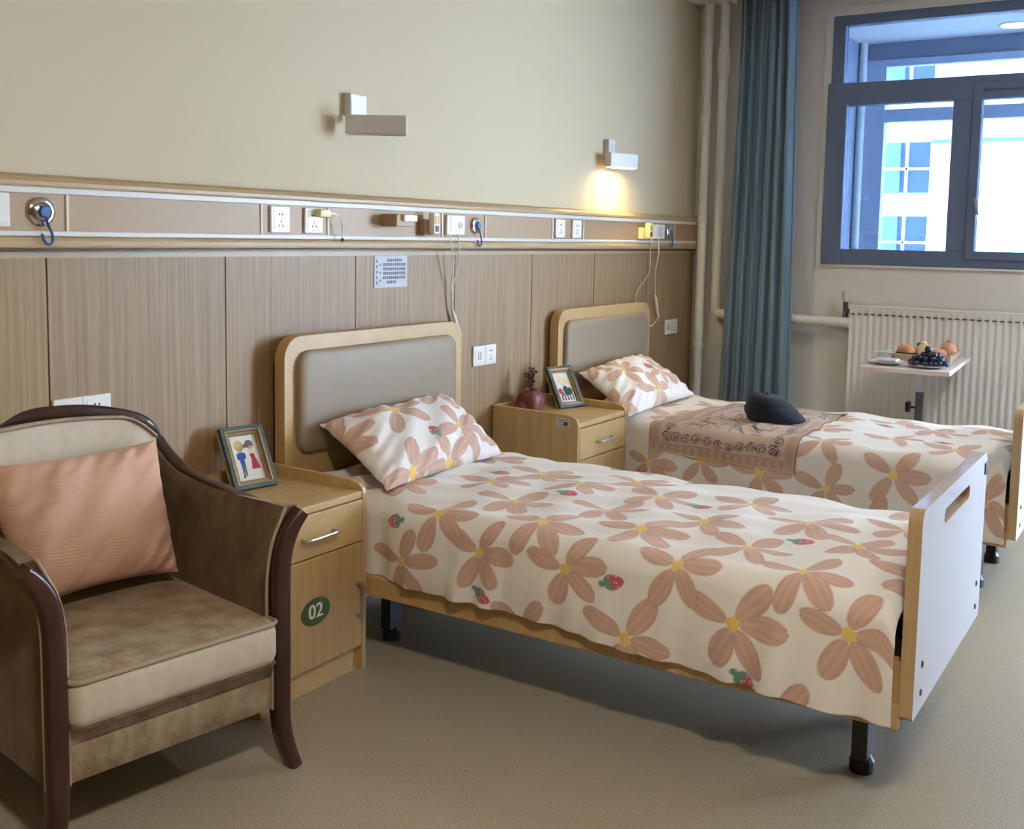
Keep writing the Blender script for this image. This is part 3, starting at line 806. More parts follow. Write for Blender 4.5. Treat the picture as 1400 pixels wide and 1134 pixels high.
FL = [(-.613, .092), (-.901, .183), (-1.191, .201), (-1.386, .037), (-1.684, .156), (-1.969, .191), (-1.518, .270), (-1.832, .330), (-.734, .283), (-1.068, .337), (-1.335, .429), (-1.22, .789), (-1.45, .608), (-1.641, .46), (-1.491, .888), (-1.716, .746), (-1.888, .623), (-1.056, .965), (-.676, .653), (-.861, .498), (-.743, .867), (-.943, .776), (-1.15, .57), (-1.80, -.055), (-1.05, -.04)]
BE = [(-.577, .235, 200), (-1.341, .19, 20), (-.916, .042, -30), (-1.717, .011, -40), (-1.747, .588, 0), (-1.37, .776, 0), (-.976, .642, -5), (-.629, .78, 0)]
F2 = [(-1.665, .2), (-1.283, .589), (-2.001, .141), (-1.118, .115), (-1.577, -.03), (-.85, .14), (-.6, .09), (-1.36, .33), (-1.40, .10)]
B2 = [(-1.8, .55, 10), (-.72, .24, 40), (-1.5, .8, 0)]
def duvet(bx, fl, be, res, seed, label, umin=-.135):
    nu = int((2.075+umin)/res); vmax = .225+.1948+.781+.2
    vmax = (.495-.27)+2*.062*PI/2+(DW-.124)+.2; nv = int(vmax/res)
    u = np.linspace(umin, -2.075, nu+1); v = np.linspace(0, vmax, nv+1)
    U, V = np.meshgrid(u, v, indexing='ij')
    P = duvet_surface(U, V, seed)
    fl = fill(fl, -2.1, umin, -.05, vmax, .245, seed+11)
    col = paint(-U, V, [(-f[0], f[1]) for f in fl], [(-b[0], b[1], b[2]) for b in be], seed=seed+5)
    o = grid_obj('duvet', P, col, M['print'], None, (bx-.024, BY2 if bx > 3 else 0, 0), .008)
    return tag(o, label, 'duvet', 'flower printed duvets on the beds')

# ================================================================== BEDS
BX1, BX2, BY2 = 2.489, 4.287, .02
FB = .872
def make_bed(bx, label):
    t = thing('bed', (bx, 0, 0), label, 'bed', 'single care beds with padded headboards')
    HW = .99
    mb = MB().plate(rrect(0, HW, .22, 1.035, (.01, .01, .075, .075), 8), [], .045, lambda u, v, w: (u, -.05-w, v))
    hb = mb.obj('headboard', M['maple'], t, smooth=30, bevel=.006)
    pd = MB(); rows = []
    for k, (ins, dy) in enumerate(((0, -.0945), (0, -.105), (.004, -.113), (.012, -.118), (.03, -.121), (.1, -.122))):
        rows.append([(p[0], dy, p[1]) for p in rrect(.05+ins, HW-.055-ins, .635+ins, .985-ins, .055-ins*.4 if ins < .1 else .015, 8)])
    pd.loft(rows).obj('pad', M['pad'], hb, smooth=50)
    # footboard with a grip slot
    slot = rrect(.255, .60, .684, .722, .0185, 5)
    mb = MB().plate(rrect(0, FB, .268, .77, (.012, .012, .035, .035), 6), [slot[::-1]], .032, lambda u, v, w: (u, -2.085-w, v), 0, 1)
    fbd = mb.obj('footboard', [M['white_lam'], M['maple_e']], t, bevel=.003)
    for x in (.075, FB-.075):
        for z in (.315, .385): MB().lathe([(.008, 0), (.008, .003), (.004, .004)], 10, (x, -2.117, z), 'y').obj('bolt', M['dark_steel'], fbd)
    MB().box(FB-.045, FB-.008, -2.121, -2.116, .705, .74, bev=.002).obj('edge_clip', M['black'], fbd)
    MB().tube([(FB-.006, -2.10, .42), (FB+.012, -2.10, .42)], .008, 8).obj('bolt', M['steel'], fbd)
    # frame
    MB().box(.005, .03, -2.085, -.095, .236, .30, bev=.004).obj('side_rail', M['maple'], t)
    MB().box(FB-.03, FB-.005, -2.085, -.095, .236, .30, bev=.004).obj('side_rail', M['maple'], t)
    MB().box(.012, FB-.012, -2.085, -2.045, .27, .40, bev=.003).obj('end_board', M['maple_v'], t)
    MB().box(.03, FB-.03, -2.04, -.096, .27, .32).obj('bed_base', M['dark_steel'], t)
    MB().box(.055, FB-.035, -2.04, -.125, .32, .485, bev=.03, seg=3).obj('mattress', M['mattress'], t, smooth=40)
    MB().box(.05, FB-.05, -2.075, -2.04, .40, .44).obj('hinge_bar', M['black'], t)
    for x in (.24, FB-.24):
        for y in (-.36, -1.95):
            lg = MB().box(x-.035, x+.035, y-.02, y+.02, .04, .27).obj('leg', M['black'], t)
            MB().lathe([(.032, 0), (.032, .03), (.02, .05)], 14, (x, y, 0)).obj('foot_pad', M['black'], lg)
    for y in (-.36, -1.95): MB().box(.24, FB-.24, y-.02, y+.02, .17, .21).obj('cross_bar', M['black'], t)
    return t
bed = make_bed(BX1, 'near single bed with taupe padded headboard and white footboard, beside the armchair cabinet')
dup(bed, (BX2, BY2, 0), 'far single bed with taupe padded headboard, next to the curtain and radiator')
duvet(BX1, FL, BE, .0038, 0, 'duvet with large pink flowers and strawberries covering the near bed')
duvet(BX2, F2, B2, .005, 3, 'flower printed duvet on the far bed, partly under the patterned shawl')

# pillows: four corners and a puffed profile
def pillow(c, fl, be, thick, seed, label, name='pillow', mat=None, size=(.68, .45), loc=None, cat='pillow', group=None, n=90, colr=None, pinch=.09, rot=None):
    TL, TR, BR, BL = [np.array(p, float) for p in c]; O = (BL+BR)/2
    A, B = np.meshgrid(np.linspace(-1, 1, int(n*1.4)), np.linspace(-1, 1, n), indexing='ij')
    def side(sg):
        a = A*(1-pinch*(1-A**2)*0-pinch*(1-B**2)**1*np.abs(A)**3*.5); b_ = B*(1-pinch*(1-A**2)*np.abs(B)**3*1.0)
        s, t = (a+1)/2, (b_+1)/2
        P = (1-s)[..., None]*(1-t)[..., None]*BL+s[..., None]*(1-t)[..., None]*BR+s[..., None]*t[..., None]*TR+(1-s)[..., None]*t[..., None]*TL
        nn = np.cross(BR-BL, TL-BL); nn /= np.linalg.norm(nn)
        pr = (np.clip(1-np.abs(A)**2.6, 0, 1)*np.clip(1-np.abs(B)**2.6, 0, 1))**.55
        wr = 1+.10*np.sin(5*A+3*B+seed)*np.abs(B)+.06*np.sin(11*A-7*B+seed*2)
        edge = np.clip(np.maximum(np.abs(A), np.abs(B)), 0, 1)
        crease = .006*np.sin(26*A+5*np.sin(4*B)+seed)*np.abs(B)**3*(1-np.abs(B)**12)+.006*np.sin(20*B+4*np.sin(5*A))*np.abs(A)**3*(1-np.abs(A)**12)
        return P+(sg*(thick*pr*wr)+crease*(1 if sg > 0 else .3))[..., None]*nn
    f, k = side(1), side(-.45)
    n1, m1 = f.shape[:2]
    V = np.concatenate([f.reshape(-1, 3), k.reshape(-1, 3)])-O
    I = np.arange(n1*m1).reshape(n1, m1); J = I+n1*m1
    q = np.stack([I[:-1, :-1], I[1:, :-1], I[1:, 1:], I[:-1, 1:]], -1).reshape(-1, 4); q2 = np.stack([J[:-1, :-1], J[:-1, 1:], J[1:, 1:], J[1:, :-1]], -1).reshape(-1, 4)
    me = bpy.data.meshes.new(name); me.from_pydata(V.tolist(), [], np.concatenate([q, q2]).tolist())
    bm = bmesh.new(); bm.from_mesh(me); bmesh.ops.remove_doubles(bm, verts=bm.verts, dist=.0004); bmesh.ops.recalc_face_normals(bm, faces=bm.faces)
    bm.to_mesh(me); bm.free()
    if fl is not None:
        # colours are looked up again from the merged vertices
        S, T = (A+1)/2*size[0], (B+1)/2*size[1]
        cf = paint(S, T, [(x*size[0], y*size[1])+tuple(e) for x, y, *e in fl], [(x*size[0], y*size[1], rr_) for x, y, rr_ in be], seed=seed).reshape(-1, 3)
        src = np.concatenate([f.reshape(-1, 3), k.reshape(-1, 3)])-O
        from mathutils.kdtree import KDTree
        kd = KDTree(len(src))
        for i, p in enumerate(src): kd.insert(p, i)
        kd.balance()
        at = me.color_attributes.new('print', 'FLOAT_COLOR', 'POINT'); nf = n1*m1
        c4 = np.ones((len(me.vertices), 4), np.float32)
        for v in me.vertices: c4[v.index, :3] = cf[kd.find(v.co)[1] % nf]
        at.data.foreach_set('color', c4.ravel())
    me.polygons.foreach_set('use_smooth', [True]*len(me.polygons)); me.materials.append(mat or M['print']); me.update()
    o = bpy.data.objects.new(name, me); COL.objects.link(o); o.location = tuple(O)
    return tag(o, label, cat, group)
GP = 'flower printed pillows at the bed heads'
pillow([(2.61, -.135, .735), (3.322, -.135, .752), (3.215, -.49, .575), (2.526, -.505, .575)],
       [(.37, .73, 0, 1.15), (.81, .88, 40, 1.1), (.70, .33, 25, 1.1), (.2, .03, 10, 1.1), (-.04, .66, 0, 1.1), (1.02, .12), (.10, 1.06), (.50, .02, 30)], [(.48, .33, 95), (.95, .75, 60)], .085, 2,
       'flower printed pillow with a strawberry, leaning on the near headboard', group=GP)
pillow([(4.383, -.135, .735), (5.031, -.135, .765), (5.057, -.451, .575), (4.246, -.481, .575)],
       [(.28, .62, 20, 1.1), (.90, .38, 60, 1.1), (.44, .14, 0, 1.1), (.75, .9, 30), (-.02, .2), (.1, 1.0), (.68, .42, 20, .8)], [(.62, .55, 100)], .085, 5,
       'crumpled flower printed pillow leaning on the far headboard', group=GP)

# shawl on the far bed
def shawl():
    nu, nv = 110, 240
    a = np.linspace(0, 1, nu+1); b = np.linspace(0, 1, nv+1)
    Aq, Bq = np.meshgrid(a, b, indexing='ij')
    V = .155+(1.02-.155)*Bq
    U = -(.60+.175*np.clip(Bq-.15, 0, 1))*(1-Aq)-1.272*Aq+.012*np.sin(5*Bq+3)*(Aq-.5)
    V = V-.02*Aq*(1-Bq)
    P = duvet_surface(U, V, 3, 1., .007)
    P[..., 2] += .003*np.sin(Aq*17+Bq*9)+.003*np.sin(Bq*23)
    W, Hh = .64, .86; X, Y = Aq*W, Bq*Hh
    base, tan, dk, gy = lin(196, 172, 158), lin(182, 154, 132), lin(66, 58, 62), lin(126, 114, 114)
    col = np.tile(base, X.shape+(1,)); d = np.minimum(np.minimum(X, W-X), np.minimum(Y, Hh-Y))
    def blend(mask, c, k=1.): nonlocal_col[0] = nonlocal_col[0]*(1-(mask*k)[..., None])+c*(mask*k)[..., None]
    nonlocal_col = [col]
    blend((d < .052)*1., tan, .8)
    blend(((d < .045) & (d > .012) & (np.sin(np.where(np.minimum(X, W-X) < np.minimum(Y, Hh-Y), Y, X)*900) > .2))*1., dk, .25)
    blend(((d < .052) & (d > .047))*1., dk, .5)
    # scroll band
    def scroll(cx, cy, R, s, ph):
        r = np.hypot(X-cx, Y-cy); th = np.arctan2(Y-cy, X-cx)
        blend(((r < R) & (np.cos(2*PI*r/(R*.42)-s*th+ph) > .25))*np.clip((R-r)/.003, 0, 1), dk, .95)
    rg = random.Random(5); st = .047; band = .085
    for k in range(1, int((W-2*band)/st)+1):
        for yy in (band, Hh-band): scroll(band+k*st-.01, yy+rg.uniform(-.004, .004), .0245, rg.choice((1, -1)), rg.uniform(0, 6))
    for k in range(0, int((Hh-2*band)/st)+1):
        for xx in (band, W-band): scroll(xx+rg.uniform(-.004, .004), band+k*st, .0245, rg.choice((1, -1)), rg.uniform(0, 6))
    for k in range(110):
        cx, cy = rg.uniform(.15, W-.15), rg.uniform(.15, Hh-.15); t = rg.uniform(0, PI); l, w = rg.uniform(.02, .05), rg.uniform(.004, .009)
        p = (X-cx)*math.cos(t)+(Y-cy)*math.sin(t); q = -(X-cx)*math.sin(t)+(Y-cy)*math.cos(t)+.012*np.sin(p*60)
        blend(((np.abs(p) < l) & (np.abs(q) < w*(1-(p/l)**2)))*1., dk if k % 2 else gy, .7)
    for k in range(12): scroll(rg.uniform(.16, W-.16), rg.uniform(.16, Hh-.16), .02, 1, rg.uniform(0, 6))
    blend((Y < .006)*1., lin(226, 200, 130), .9)
    blend((W-X < .004)*1., lin(70, 44, 44), .9)
    o = grid_obj('shawl', P, nonlocal_col[0], M['shawl'], None, (BX2-.024, BY2, 0), .003)
    return tag(o, 'dusty pink shawl with grey scroll borders laid across the far bed', 'shawl')
shawl()

# beret
bt = thing('flat_cap', (4.58, -1.04, .578), 'dark navy felt cap lying on the patterned shawl', 'cap')
rows = []
for k in range(15):
    t = k/14; a = t*PI/2
    row = []
    for j in range(40):
        th = 2*PI*j/40
        R = .104*(math.cos(a)**.6 if k < 14 else 0)+(.006 if 1 < k < 5 else 0)
        lean = .03*math.sin(a)
        bump = 1+.05*math.sin(2*th+1)
        row.append((R*math.cos(th)*1.05*bump-lean, R*math.sin(th)*1.16+lean*.9, .004+.104*math.sin(a)*(1+.06*math.cos(th-1.6))))
    rows.append(row)
o = MB().loft(rows).obj('crown', M['navy'], bt, smooth=60)
mb = MB(); rows = []
for i in range(13):
    th = -PI*.80+PI*.62*i/12
    w = .013*math.sin(PI*i/12)**.6
    c_, s_ = math.cos(th), math.sin(th)
    row = []
    for rr_, zz_ in ((.09, .022), (.106, .026), (.108+w, .012), (.108+w, .007), (.09, .012)): row.append((rr_*c_*1.05, rr_*s_*1.16, zz_))
    rows.append(row)
mb.loft(rows).obj('peak', M['navy'], bt, smooth=40)
MB().ball((-.03, .027, .106), .008, u=10, v=6).obj('button', M['navy'], bt, smooth=60)
bt.scale = (1.0, 1.0, 1.1)

# ================================================================== BEDSIDE CABINETS
def make_cabinet(x, label):
    t = thing('bedside_cabinet', (x, 0, 0), label, 'bedside cabinet', 'maple bedside cabinets')
    W, F = .452, -.454
    def sidep(x0):
        ol = [(F, 0), (-.02, 0), (-.02, .615), (F+.06, .608), (F+.02, .600), (F+.005, .588), (F, .57)]
        mb = MB().plate(ol, [], .018, lambda u, v, w: (x0+w, u, v)); return mb.obj('side_panel', M['maple'], t, bevel=.003)
    sp = [sidep(0), sidep(W-.018)]
    MB().box(.018, W-.018, F+.004, -.02, .555, .578, bev=.003).obj('top_board', M['maple'], t)
    MB().box(.018, W-.018, -.036, -.02, .08, .615, bev=.002).obj('back_board', M['maple'], t)
    MB().box(.018, W-.018, F+.02, -.04, .062, .08).obj('base_board', M['maple'], t)
    MB().box(.018, W-.018, F+.022, F+.036, .0, .075).obj('plinth', M['maple'], t)
    d = MB().box(.020, W-.020, F, F+.018, .422, .552, bev=.002).obj('drawer', M['maple'], t)
    MB().tube(smooth_pts([(.168, F, .482), (.170, F-.018, .482), (.18, F-.026, .483), (.285, F-.026, .485), (.295, F-.018, .485), (.297, F, .485)], 4), .0055, 8).obj('handle', M['steel'], d, smooth=40)
    do = MB().box(.020, W-.020, F, F+.018, .082, .418, bev=.002).obj('door', M['maple_v'], t)
    MB().tube(smooth_pts([(W-.046, F, .292), (W-.045, F-.018, .29), (W-.044, F-.026, .28), (W-.044, F-.026, .20), (W-.045, F-.018, .19), (W-.046, F, .188)], 4), .0055, 8).obj('handle', M['steel'], do, smooth=40)
    return t, do, sp
CX1, CX2 = 2.034, 3.826
c1, door1, sp1 = make_cabinet(CX1, 'near bedside cabinet with a green 02 sticker, between the armchair and the near bed')
c2_ = dup(c1, (CX2, 0, 0), 'far bedside cabinet holding the red vase, between the two beds')
c2_.scale = (1, 1, 1.037)
# sticker on the near door
mb = MB(); sx = .224
mb.loft([[(sx+.062*math.cos(a)*(1 if True else 0), y, .253+.042*math.sin(a)) for a in [2*PI*k/32 for k in range(32)]] for y in (-.4538, -.4546)])
st_ = mb.obj('number_sticker', M['green_label'], door1); st_['label'] = 'green oval sticker with white number 02'
text_mesh('02', .062, 'sticker_number', M['white_ink'], st_, (sx, -.4549, .253), (PI/2, 0, 0))
# a thicker look for the digits
for dx in (-.0012, .0012): text_mesh('02', .062, 'sticker_number', M['white_ink'], st_, (sx+dx, -.4548, .253), (PI/2, 0, 0))
# label on the far cabinet's side
side2 = [c for c in c2_.children if c.name.startswith('side_panel')][0]
lab = MB().box(-.0012, 0, -.412, -.348, .560, .596).obj('paper_label', M['paper'], side2)
mb = MB()
for k in range(3): mb.box(-.0018, -.0011, -.405+.004*k, -.358-.006*k, .586-.0095*k, .5885-.0095*k)
mb.box(-.0018, -.0011, -.404, -.386, .563, .58)
mb.obj('printed_text', M['grey_print'], lab)

# ------------------------------------------------------------------ picture frames
def picture(loc, rz, w, h, lean, label, art):
    t = thing('picture_frame', loc, label, 'picture frame', 'teal picture frames on the cabinets', rz)
    cl, sl = math.cos(lean), math.sin(lean)
    fr = lambda u, v, d: (u, v*sl-d*cl, v*cl+d*sl)          # d towards the viewer
    def ring(i0, i1, d0, d1, name, mat, parent):
        mb = MB().plate([(i0, i0), (w-i0, i0), (w-i0, h-i0), (i0, h-i0)], [[(i1, i1), (i1, h-i1), (w-i1, h-i1), (w-i1, i1)]], d1-d0, lambda a, b_, c: fr(a, b_, d0+c))
        return mb.obj(name, mat, parent, bevel=.0015)
    ring(0, .014, 0, .018, 'outer_moulding', M['teal_wood'], t)
    ring(.0135, .017, 0, .0195, 'gilt_line', M['gilt'], t)
    ring(.0165, .029, 0, .010, 'inner_moulding', M['bronze'], t)
    MB().plate([(-.001, -.001), (w+.001, -.001), (w+.001, h+.001), (-.001, h+.001)], [], .008, lambda a, b_, c: fr(a, b_, -.008+c)).obj('gilt_back_edge', M['gilt'], t)
    pic = MB().plate([(.024, .024), (w-.024, .024), (w-.024, h-.024), (.024, h-.024)], [], .002, lambda a, b_, c: fr(a, b_, .001+c)).obj('picture', M['art_paper'], t)
    iw, ih = w-.058, h-.058
    for name, mat, polys in art:
        mb = MB()
        for pl in polys: mb.plate([(.029+p[0]*iw, .029+p[1]*ih) for p in pl], [], .0006, lambda a, b_, c: fr(a, b_, .003+c))
        mb.obj(name, M[mat], pic)
    # easel back leaning to the table
    zb = .62*h*cl; yb = .62*h*sl+.006
    tip = yb+.055
    MB().add([(w*.38, yb, zb), (w*.62, yb, zb), (w*.68, tip, .0), (w*.32, tip, .0), (w*.38, yb+.004, zb), (w*.62, yb+.004, zb), (w*.68, tip+.004, 0), (w*.32, tip+.004, 0)],
             [(0, 1, 2, 3), (7, 6, 5, 4), (0, 4, 5, 1), (1, 5, 6, 2), (2, 6, 7, 3), (3, 7, 4, 0)]).obj('easel_back', M['bronze'], t)
    return t
def circ(cx, cy, r, ry=None, n=18): return [(cx+r*math.cos(2*PI*k/n), cy+(ry or r)*math.sin(2*PI*k/n)) for k in range(n)]
art1 = [('blond_hair', 'a_hair', [circ(.30, .78, .17, .12)]), ('side_curl', 'a_brown', [circ(.50, .76, .05, .05)]), ('face', 'a_skin', [circ(.29, .72, .12, .09), circ(.72, .68, .11, .075)]),
        ('dark_hair', 'a_brown', [circ(.70, .79, .16, .10)]),
        ('blue_top', 'a_blue', [[(.14, .60), (.24, .63), (.36, .63), (.48, .60), (.46, .48), (.39, .48), (.38, .34), (.22, .34), (.21, .47), (.14, .48)]]),
        ('trousers', 'a_grey', [[(.22, .34), (.38, .34), (.37, .10), (.31, .10), (.30, .28), (.28, .10), (.22, .10)]]),
        ('left_shoes', 'a_dark', [circ(.24, .085, .05, .02)]),
        ('red_dress', 'a_red', [[(.62, .58), (.80, .58), (.82, .50), (.92, .24), (.60, .24), (.66, .48)]])]
picture((2.216, -.152, .578), -.204, .150, .206, .50, 'teal and gilt picture frame with a couple in blue and red, on the near cabinet', art1)
art2 = [('pink_coats', 'a_pink', [circ(.20, .38, .13, .10), circ(.28, .28, .10, .07), circ(.52, .60, .03, .02), circ(.22, .68, .02, .02)]), ('green_coats', 'a_green', [circ(.55, .42, .16, .13), circ(.78, .36, .16, .12), circ(.60, .30, .2, .08)]),
        ('grey_trees', 'a_skin', [circ(.42, .75, .16, .16), circ(.74, .72, .14, .14)]),
        ('fence', 'a_dark', [[(.16+.17*k, .06), (.23+.17*k, .06), (.23+.17*k, .25), (.16+.17*k, .25)] for k in range(5)])]
picture((4.096, -.199, .600), -.30, .1535, .2055, .54, 'teal and gilt picture frame with a pink and green scene, on the far cabinet', art2)

# ------------------------------------------------------------------ red vase with dried berries
vz = thing('vase', (3.985, -.118, .600), 'squat dark red pot with dried berry sprigs on the far cabinet', 'vase')
def sq(r, z, n=32, p=3.2, sx=1.): return [(sx*r*math.copysign(abs(math.cos(a))**(2/p), math.cos(a)), r*math.copysign(abs(math.sin(a))**(2/p), math.sin(a)), z) for a in [2*PI*k/n for k in range(n)]]
MB().loft([sq(.040, 0), sq(.052, .006), sq(.056, .03), sq(.056, .06), sq(.050, .078), sq(.034, .088), sq(.030, .094), sq(.032, .098), sq(.026, .098), sq(.024, .08)]).obj('pot', M['red_clay'], vz, smooth=50)
MB().ball((-.055, .01, .022), .024, 1, 1, 1).obj('side_knob', M['red_clay'], vz, smooth=60)
MB().lathe([(.012, 0), (.012, .003), (.006, .006)], 14, (.006, -.0555, .045), 'y').obj('pot_boss', M['red_clay'], vz, smooth=40)
rg = random.Random(12)
for k in range(5):
    an = rg.uniform(0, 6.28); tip = Vector((.022*math.cos(an), .022*math.sin(an), rg.uniform(.15, .19)))
    base = Vector((.006*math.cos(an), .006*math.sin(an), .085))
    P = [base.lerp(tip, s)+Vector((0, 0, .004*math.sin(3*s))) for s in (0, .33, .66, 1)]
    mb = MB().tube(P, .0014, 5)
    for s in (.35, .5, .62, .74, .86, 1.0):
        p = base.lerp(tip, s); a2 = rg.uniform(0, 6.28); q = p+Vector((.012*math.cos(a2), .012*math.sin(a2), .005))
        mb.tube([p, q], .0009, 4); mb.ball(q, .0058, u=8, v=6)
    mb.obj('berry_sprig', M['berry'], vz, smooth=60)

# ================================================================== ARMCHAIR
ac = thing('armchair', (1.595, -.6425, 0), 'brown velvet armchair with a dark wood frame at the left', 'armchair', None, math.atan2(-.165, .986))
PROF = lambda w, d, n=3: rrect(-w/2, w/2, -d/2, d/2, min(w, d)*.28, n)
def mir(P, s): return [(p[0]*s, p[1], p[2]) for p in P]
railR = smooth_pts([(.350, -.030, .662), (.338, .03, .668), (.330, .12, .670), (.323, .25, .671), (.316, .38, .679), (.306, .49, .698), (.297, .565, .735), (.287, .606, .775)], 4)
for s in (1, -1):
    post = smooth_pts(mir([(.352, -.004, .668), (.338, -.002, .652), (.318, 0, .625), (.300, 0, .585), (.290, 0, .53), (.288, 0, .45), (.288, 0, .30), (.288, 0, .19), (.290, -.002, .12), (.300, -.008, .06), (.320, -.014, .0)], s), 4)
    n_ = len(post); pr = []
    for i in range(n_):
        t = i/(n_-1); w = .030+.018*min(1, t*4) if t < .3 else (.048 if t < .7 else .048-.012*(t-.7)/.3)
        pr.append(PROF(w, .046))
    MB().sweep(post, pr, up=(0, 1, 0)).obj('front_leg', M['mahogany'], ac, smooth=50)
    MB().sweep(mir([(p.x+.006-.010*max(0, 1-p.y/.3), p.y, p.z-.014*max(0, 1-p.y/.4)) for p in railR[4:]], s), PROF(.034, .024), up=(0, 0, 1)).obj('arm_rail', M['mahogany'], ac, smooth=50)
    MB().sweep(smooth_pts(mir([(.270, .615, .30), (.270, .618, .15), (.268, .635, .06), (.262, .665, 0)], s), 4), PROF(.036, .04), up=(0, 1, 0)).obj('rear_leg', M['mahogany'], ac, smooth=50)
    # arm upholstery
    rows = []
    def rail_at(y):
        best = min(railR, key=lambda p: abs(p.y-y)); return best
    ys = [.012, .06, .12, .2, .28, .36, .44, .5, .55, .60]
    for y in ys:
        r_ = rail_at(y); ft = max(0., 1-y/.34); zt = r_.z+.006; xr = r_.x
        sec = [(.262, .20), (.258, .34), (.256, .46), (.262, .54), (.276, .60 if zt > .62 else zt-.05), (xr-.040, zt-.020), (xr-.026, zt+.002+ft*.006), (xr-.004+ft*.014, zt+ft*.008-.010*(1-ft)), (xr-.004+ft*.012, zt-.022), (.312, zt-.07), (.304, .5), (.303, .35), (.302, .165), (.27, .165)]
        rows.append([(x*s, y, z) for x, z in sec])
    MB().loft(rows).obj('arm', M['velvet_side'], ac, smooth=60)
    rf = rows[0]
    MB().tube(smooth_pts([(p[0], .010, p[2]) for p in rf[1:7]], 3), .005, 6).obj('piping', M['piping'], ac, smooth=60)
    MB().tube(smooth_pts([(p[0]+.006*s, .004, p[2]) for p in (rf[9], rf[10], rf[11], rf[12])], 3), .005, 6).obj('piping', M['piping'], ac, smooth=60)
# back rail arching over the top
br = smooth_pts([(-.287, .606, .775), (-.276, .618, .806), (-.245, .626, .836), (-.17, .632, .862), (-.09, .636, .876), (0, .638, .880), (.09, .636, .874), (.17, .632, .858), (.245, .626, .832), (.276, .618, .802), (.287, .606, .775)], 4)
MB().sweep(br, PROF(.040, .036), up=(0, .35, 1)).obj('back_rail', M['mahogany'], ac, smooth=50)
# upholstered back
rows = []; nb = 24
for i in range(nb+1):
    x = -.268+.536*i/nb; e = abs(x)/.268
    zt = (.862-.02*e**2 if e < .6 else .855-.065*((e-.6)/.4)**1.8)
    yb = .645-.02*e**2; cv = .02*(1-e**2)
    sec = []
    for k in range(9):
        t = k/8; sec.append((x, yb-.075-.01*math.sin(PI*t)-cv*math.sin(PI*t)+.02*t-.02*(1-t), .36+(zt-.36)*t))
    sec += [(x, yb-.03, zt+.004), (x, yb-.005, zt-.01), (x, yb, .5), (x, yb, .2), (x, yb-.06, .2)]
    rows.append(sec)
MB().loft(rows).obj('backrest', M['velvet_lit'], ac, smooth=60)
MB().tube([(r_[8][0], r_[8][1]-.004, r_[8][2]+.003) for r_ in rows], .005, 6).obj('piping', M['piping'], ac, smooth=60)
# seat frame and cushion
MB().box(-.268, .268, -.004, .60, .166, .252, bev=.006).obj('seat_frame', M['velvet'], ac, smooth=40)
MB().box(-.266, .266, -.001, .60, .252, .292, bev=.005).obj('seat_band', M['velvet'], ac, smooth=40)
for s in (-1, 1): MB().tube([(s*.262, -.006, .166), (s*.262, -.006, .29)], .004, 6).obj('piping', M['piping'], ac, smooth=60)
bm = bmesh.new(); bmesh.ops.create_grid(bm, x_segments=2, y_segments=2, size=1); bm.free()
def cushion_rows():
    out = []
    for z, ins, k in ((.292, .018, 0), (.296, .006, 0), (.32, 0, 0), (.38, 0, 0), (.402, .004, 0), (.408, .014, .002), (.414, .06, .006), (.418, .14, .010)):
        out.append([(p[0], p[1], z) for p in rrect(-.266+ins, .266-ins, -.036+ins, .53-ins, .03, 5)])
    return out
rows = cushion_rows(); k_ = len(rows[0])
mb = MB(); mb.loft(rows); nf = len(mb.f)
for i, f in enumerate(mb.f): mb.m[i] = 1 if i < 4*k_ else 0  # cushion sides take the paler velvet, coloured as if catching light
mb.m[-2] = 1; mb.m[-1] = 0
sc_ = mb.obj('seat_cushion', [M['velvet'], M['velvet_lit']], ac, smooth=60)
MB().tube([(p[0], p[1], .403) for p in rrect(-.266, .266, -.036, .53, .03, 5)]+[(-.236, -.036, .403)], .0055, 6).obj('piping', M['piping'], sc_, smooth=60)
MB().tube([(p[0], p[1], .296) for p in rrect(-.262, .262, -.032, .53, .03, 5)]+[(-.232, -.032, .296)], .005, 6).obj('piping', M['velvet_side'], sc_, smooth=60)

# pink cushion
def chair_w(p):
    return (1.595+.986*p[0]+.165*p[1], -.6425-.165*p[0]+.986*p[1], p[2])
m_, nt2, b2 = new_mat('ribbed_pink'); M['pink_rib'] = m_
tc = N(nt2, 'ShaderNodeTexCoord'); wv = N(nt2, 'ShaderNodeTexWave'); wv.bands_direction = 'Z'; wv.inputs['Scale'].default_value = 40; wv.inputs['Distortion'].default_value = 2.5; wv.inputs['Detail'].default_value = 2
nt2.links.new(tc.outputs['Object'], wv.inputs['Vector'])
bp = N(nt2, 'ShaderNodeBump'); bp.inputs['Strength'].default_value = .16; bp.inputs['Distance'].default_value = .003
nt2.links.new(wv.outputs['Fac'], bp.inputs['Height']); nt2.links.new(bp.outputs[0], b2.inputs['Normal'])
b2.inputs['Base Color'].default_value = srgb(206, 162, 138); b2.inputs['Roughness'].default_value = .9; b2.inputs['Sheen Weight'].default_value = .2
pillow([chair_w(p) for p in ((-.255, .535, .785), (.246, .53, .791), (.226, .385, .445), (-.175, .375, .448))], None, None, .085, 1,
       'ribbed dusty pink square cushion standing on the armchair seat', 'cushion', M['pink_rib'], (.42, .4), cat='cushion', n=60)

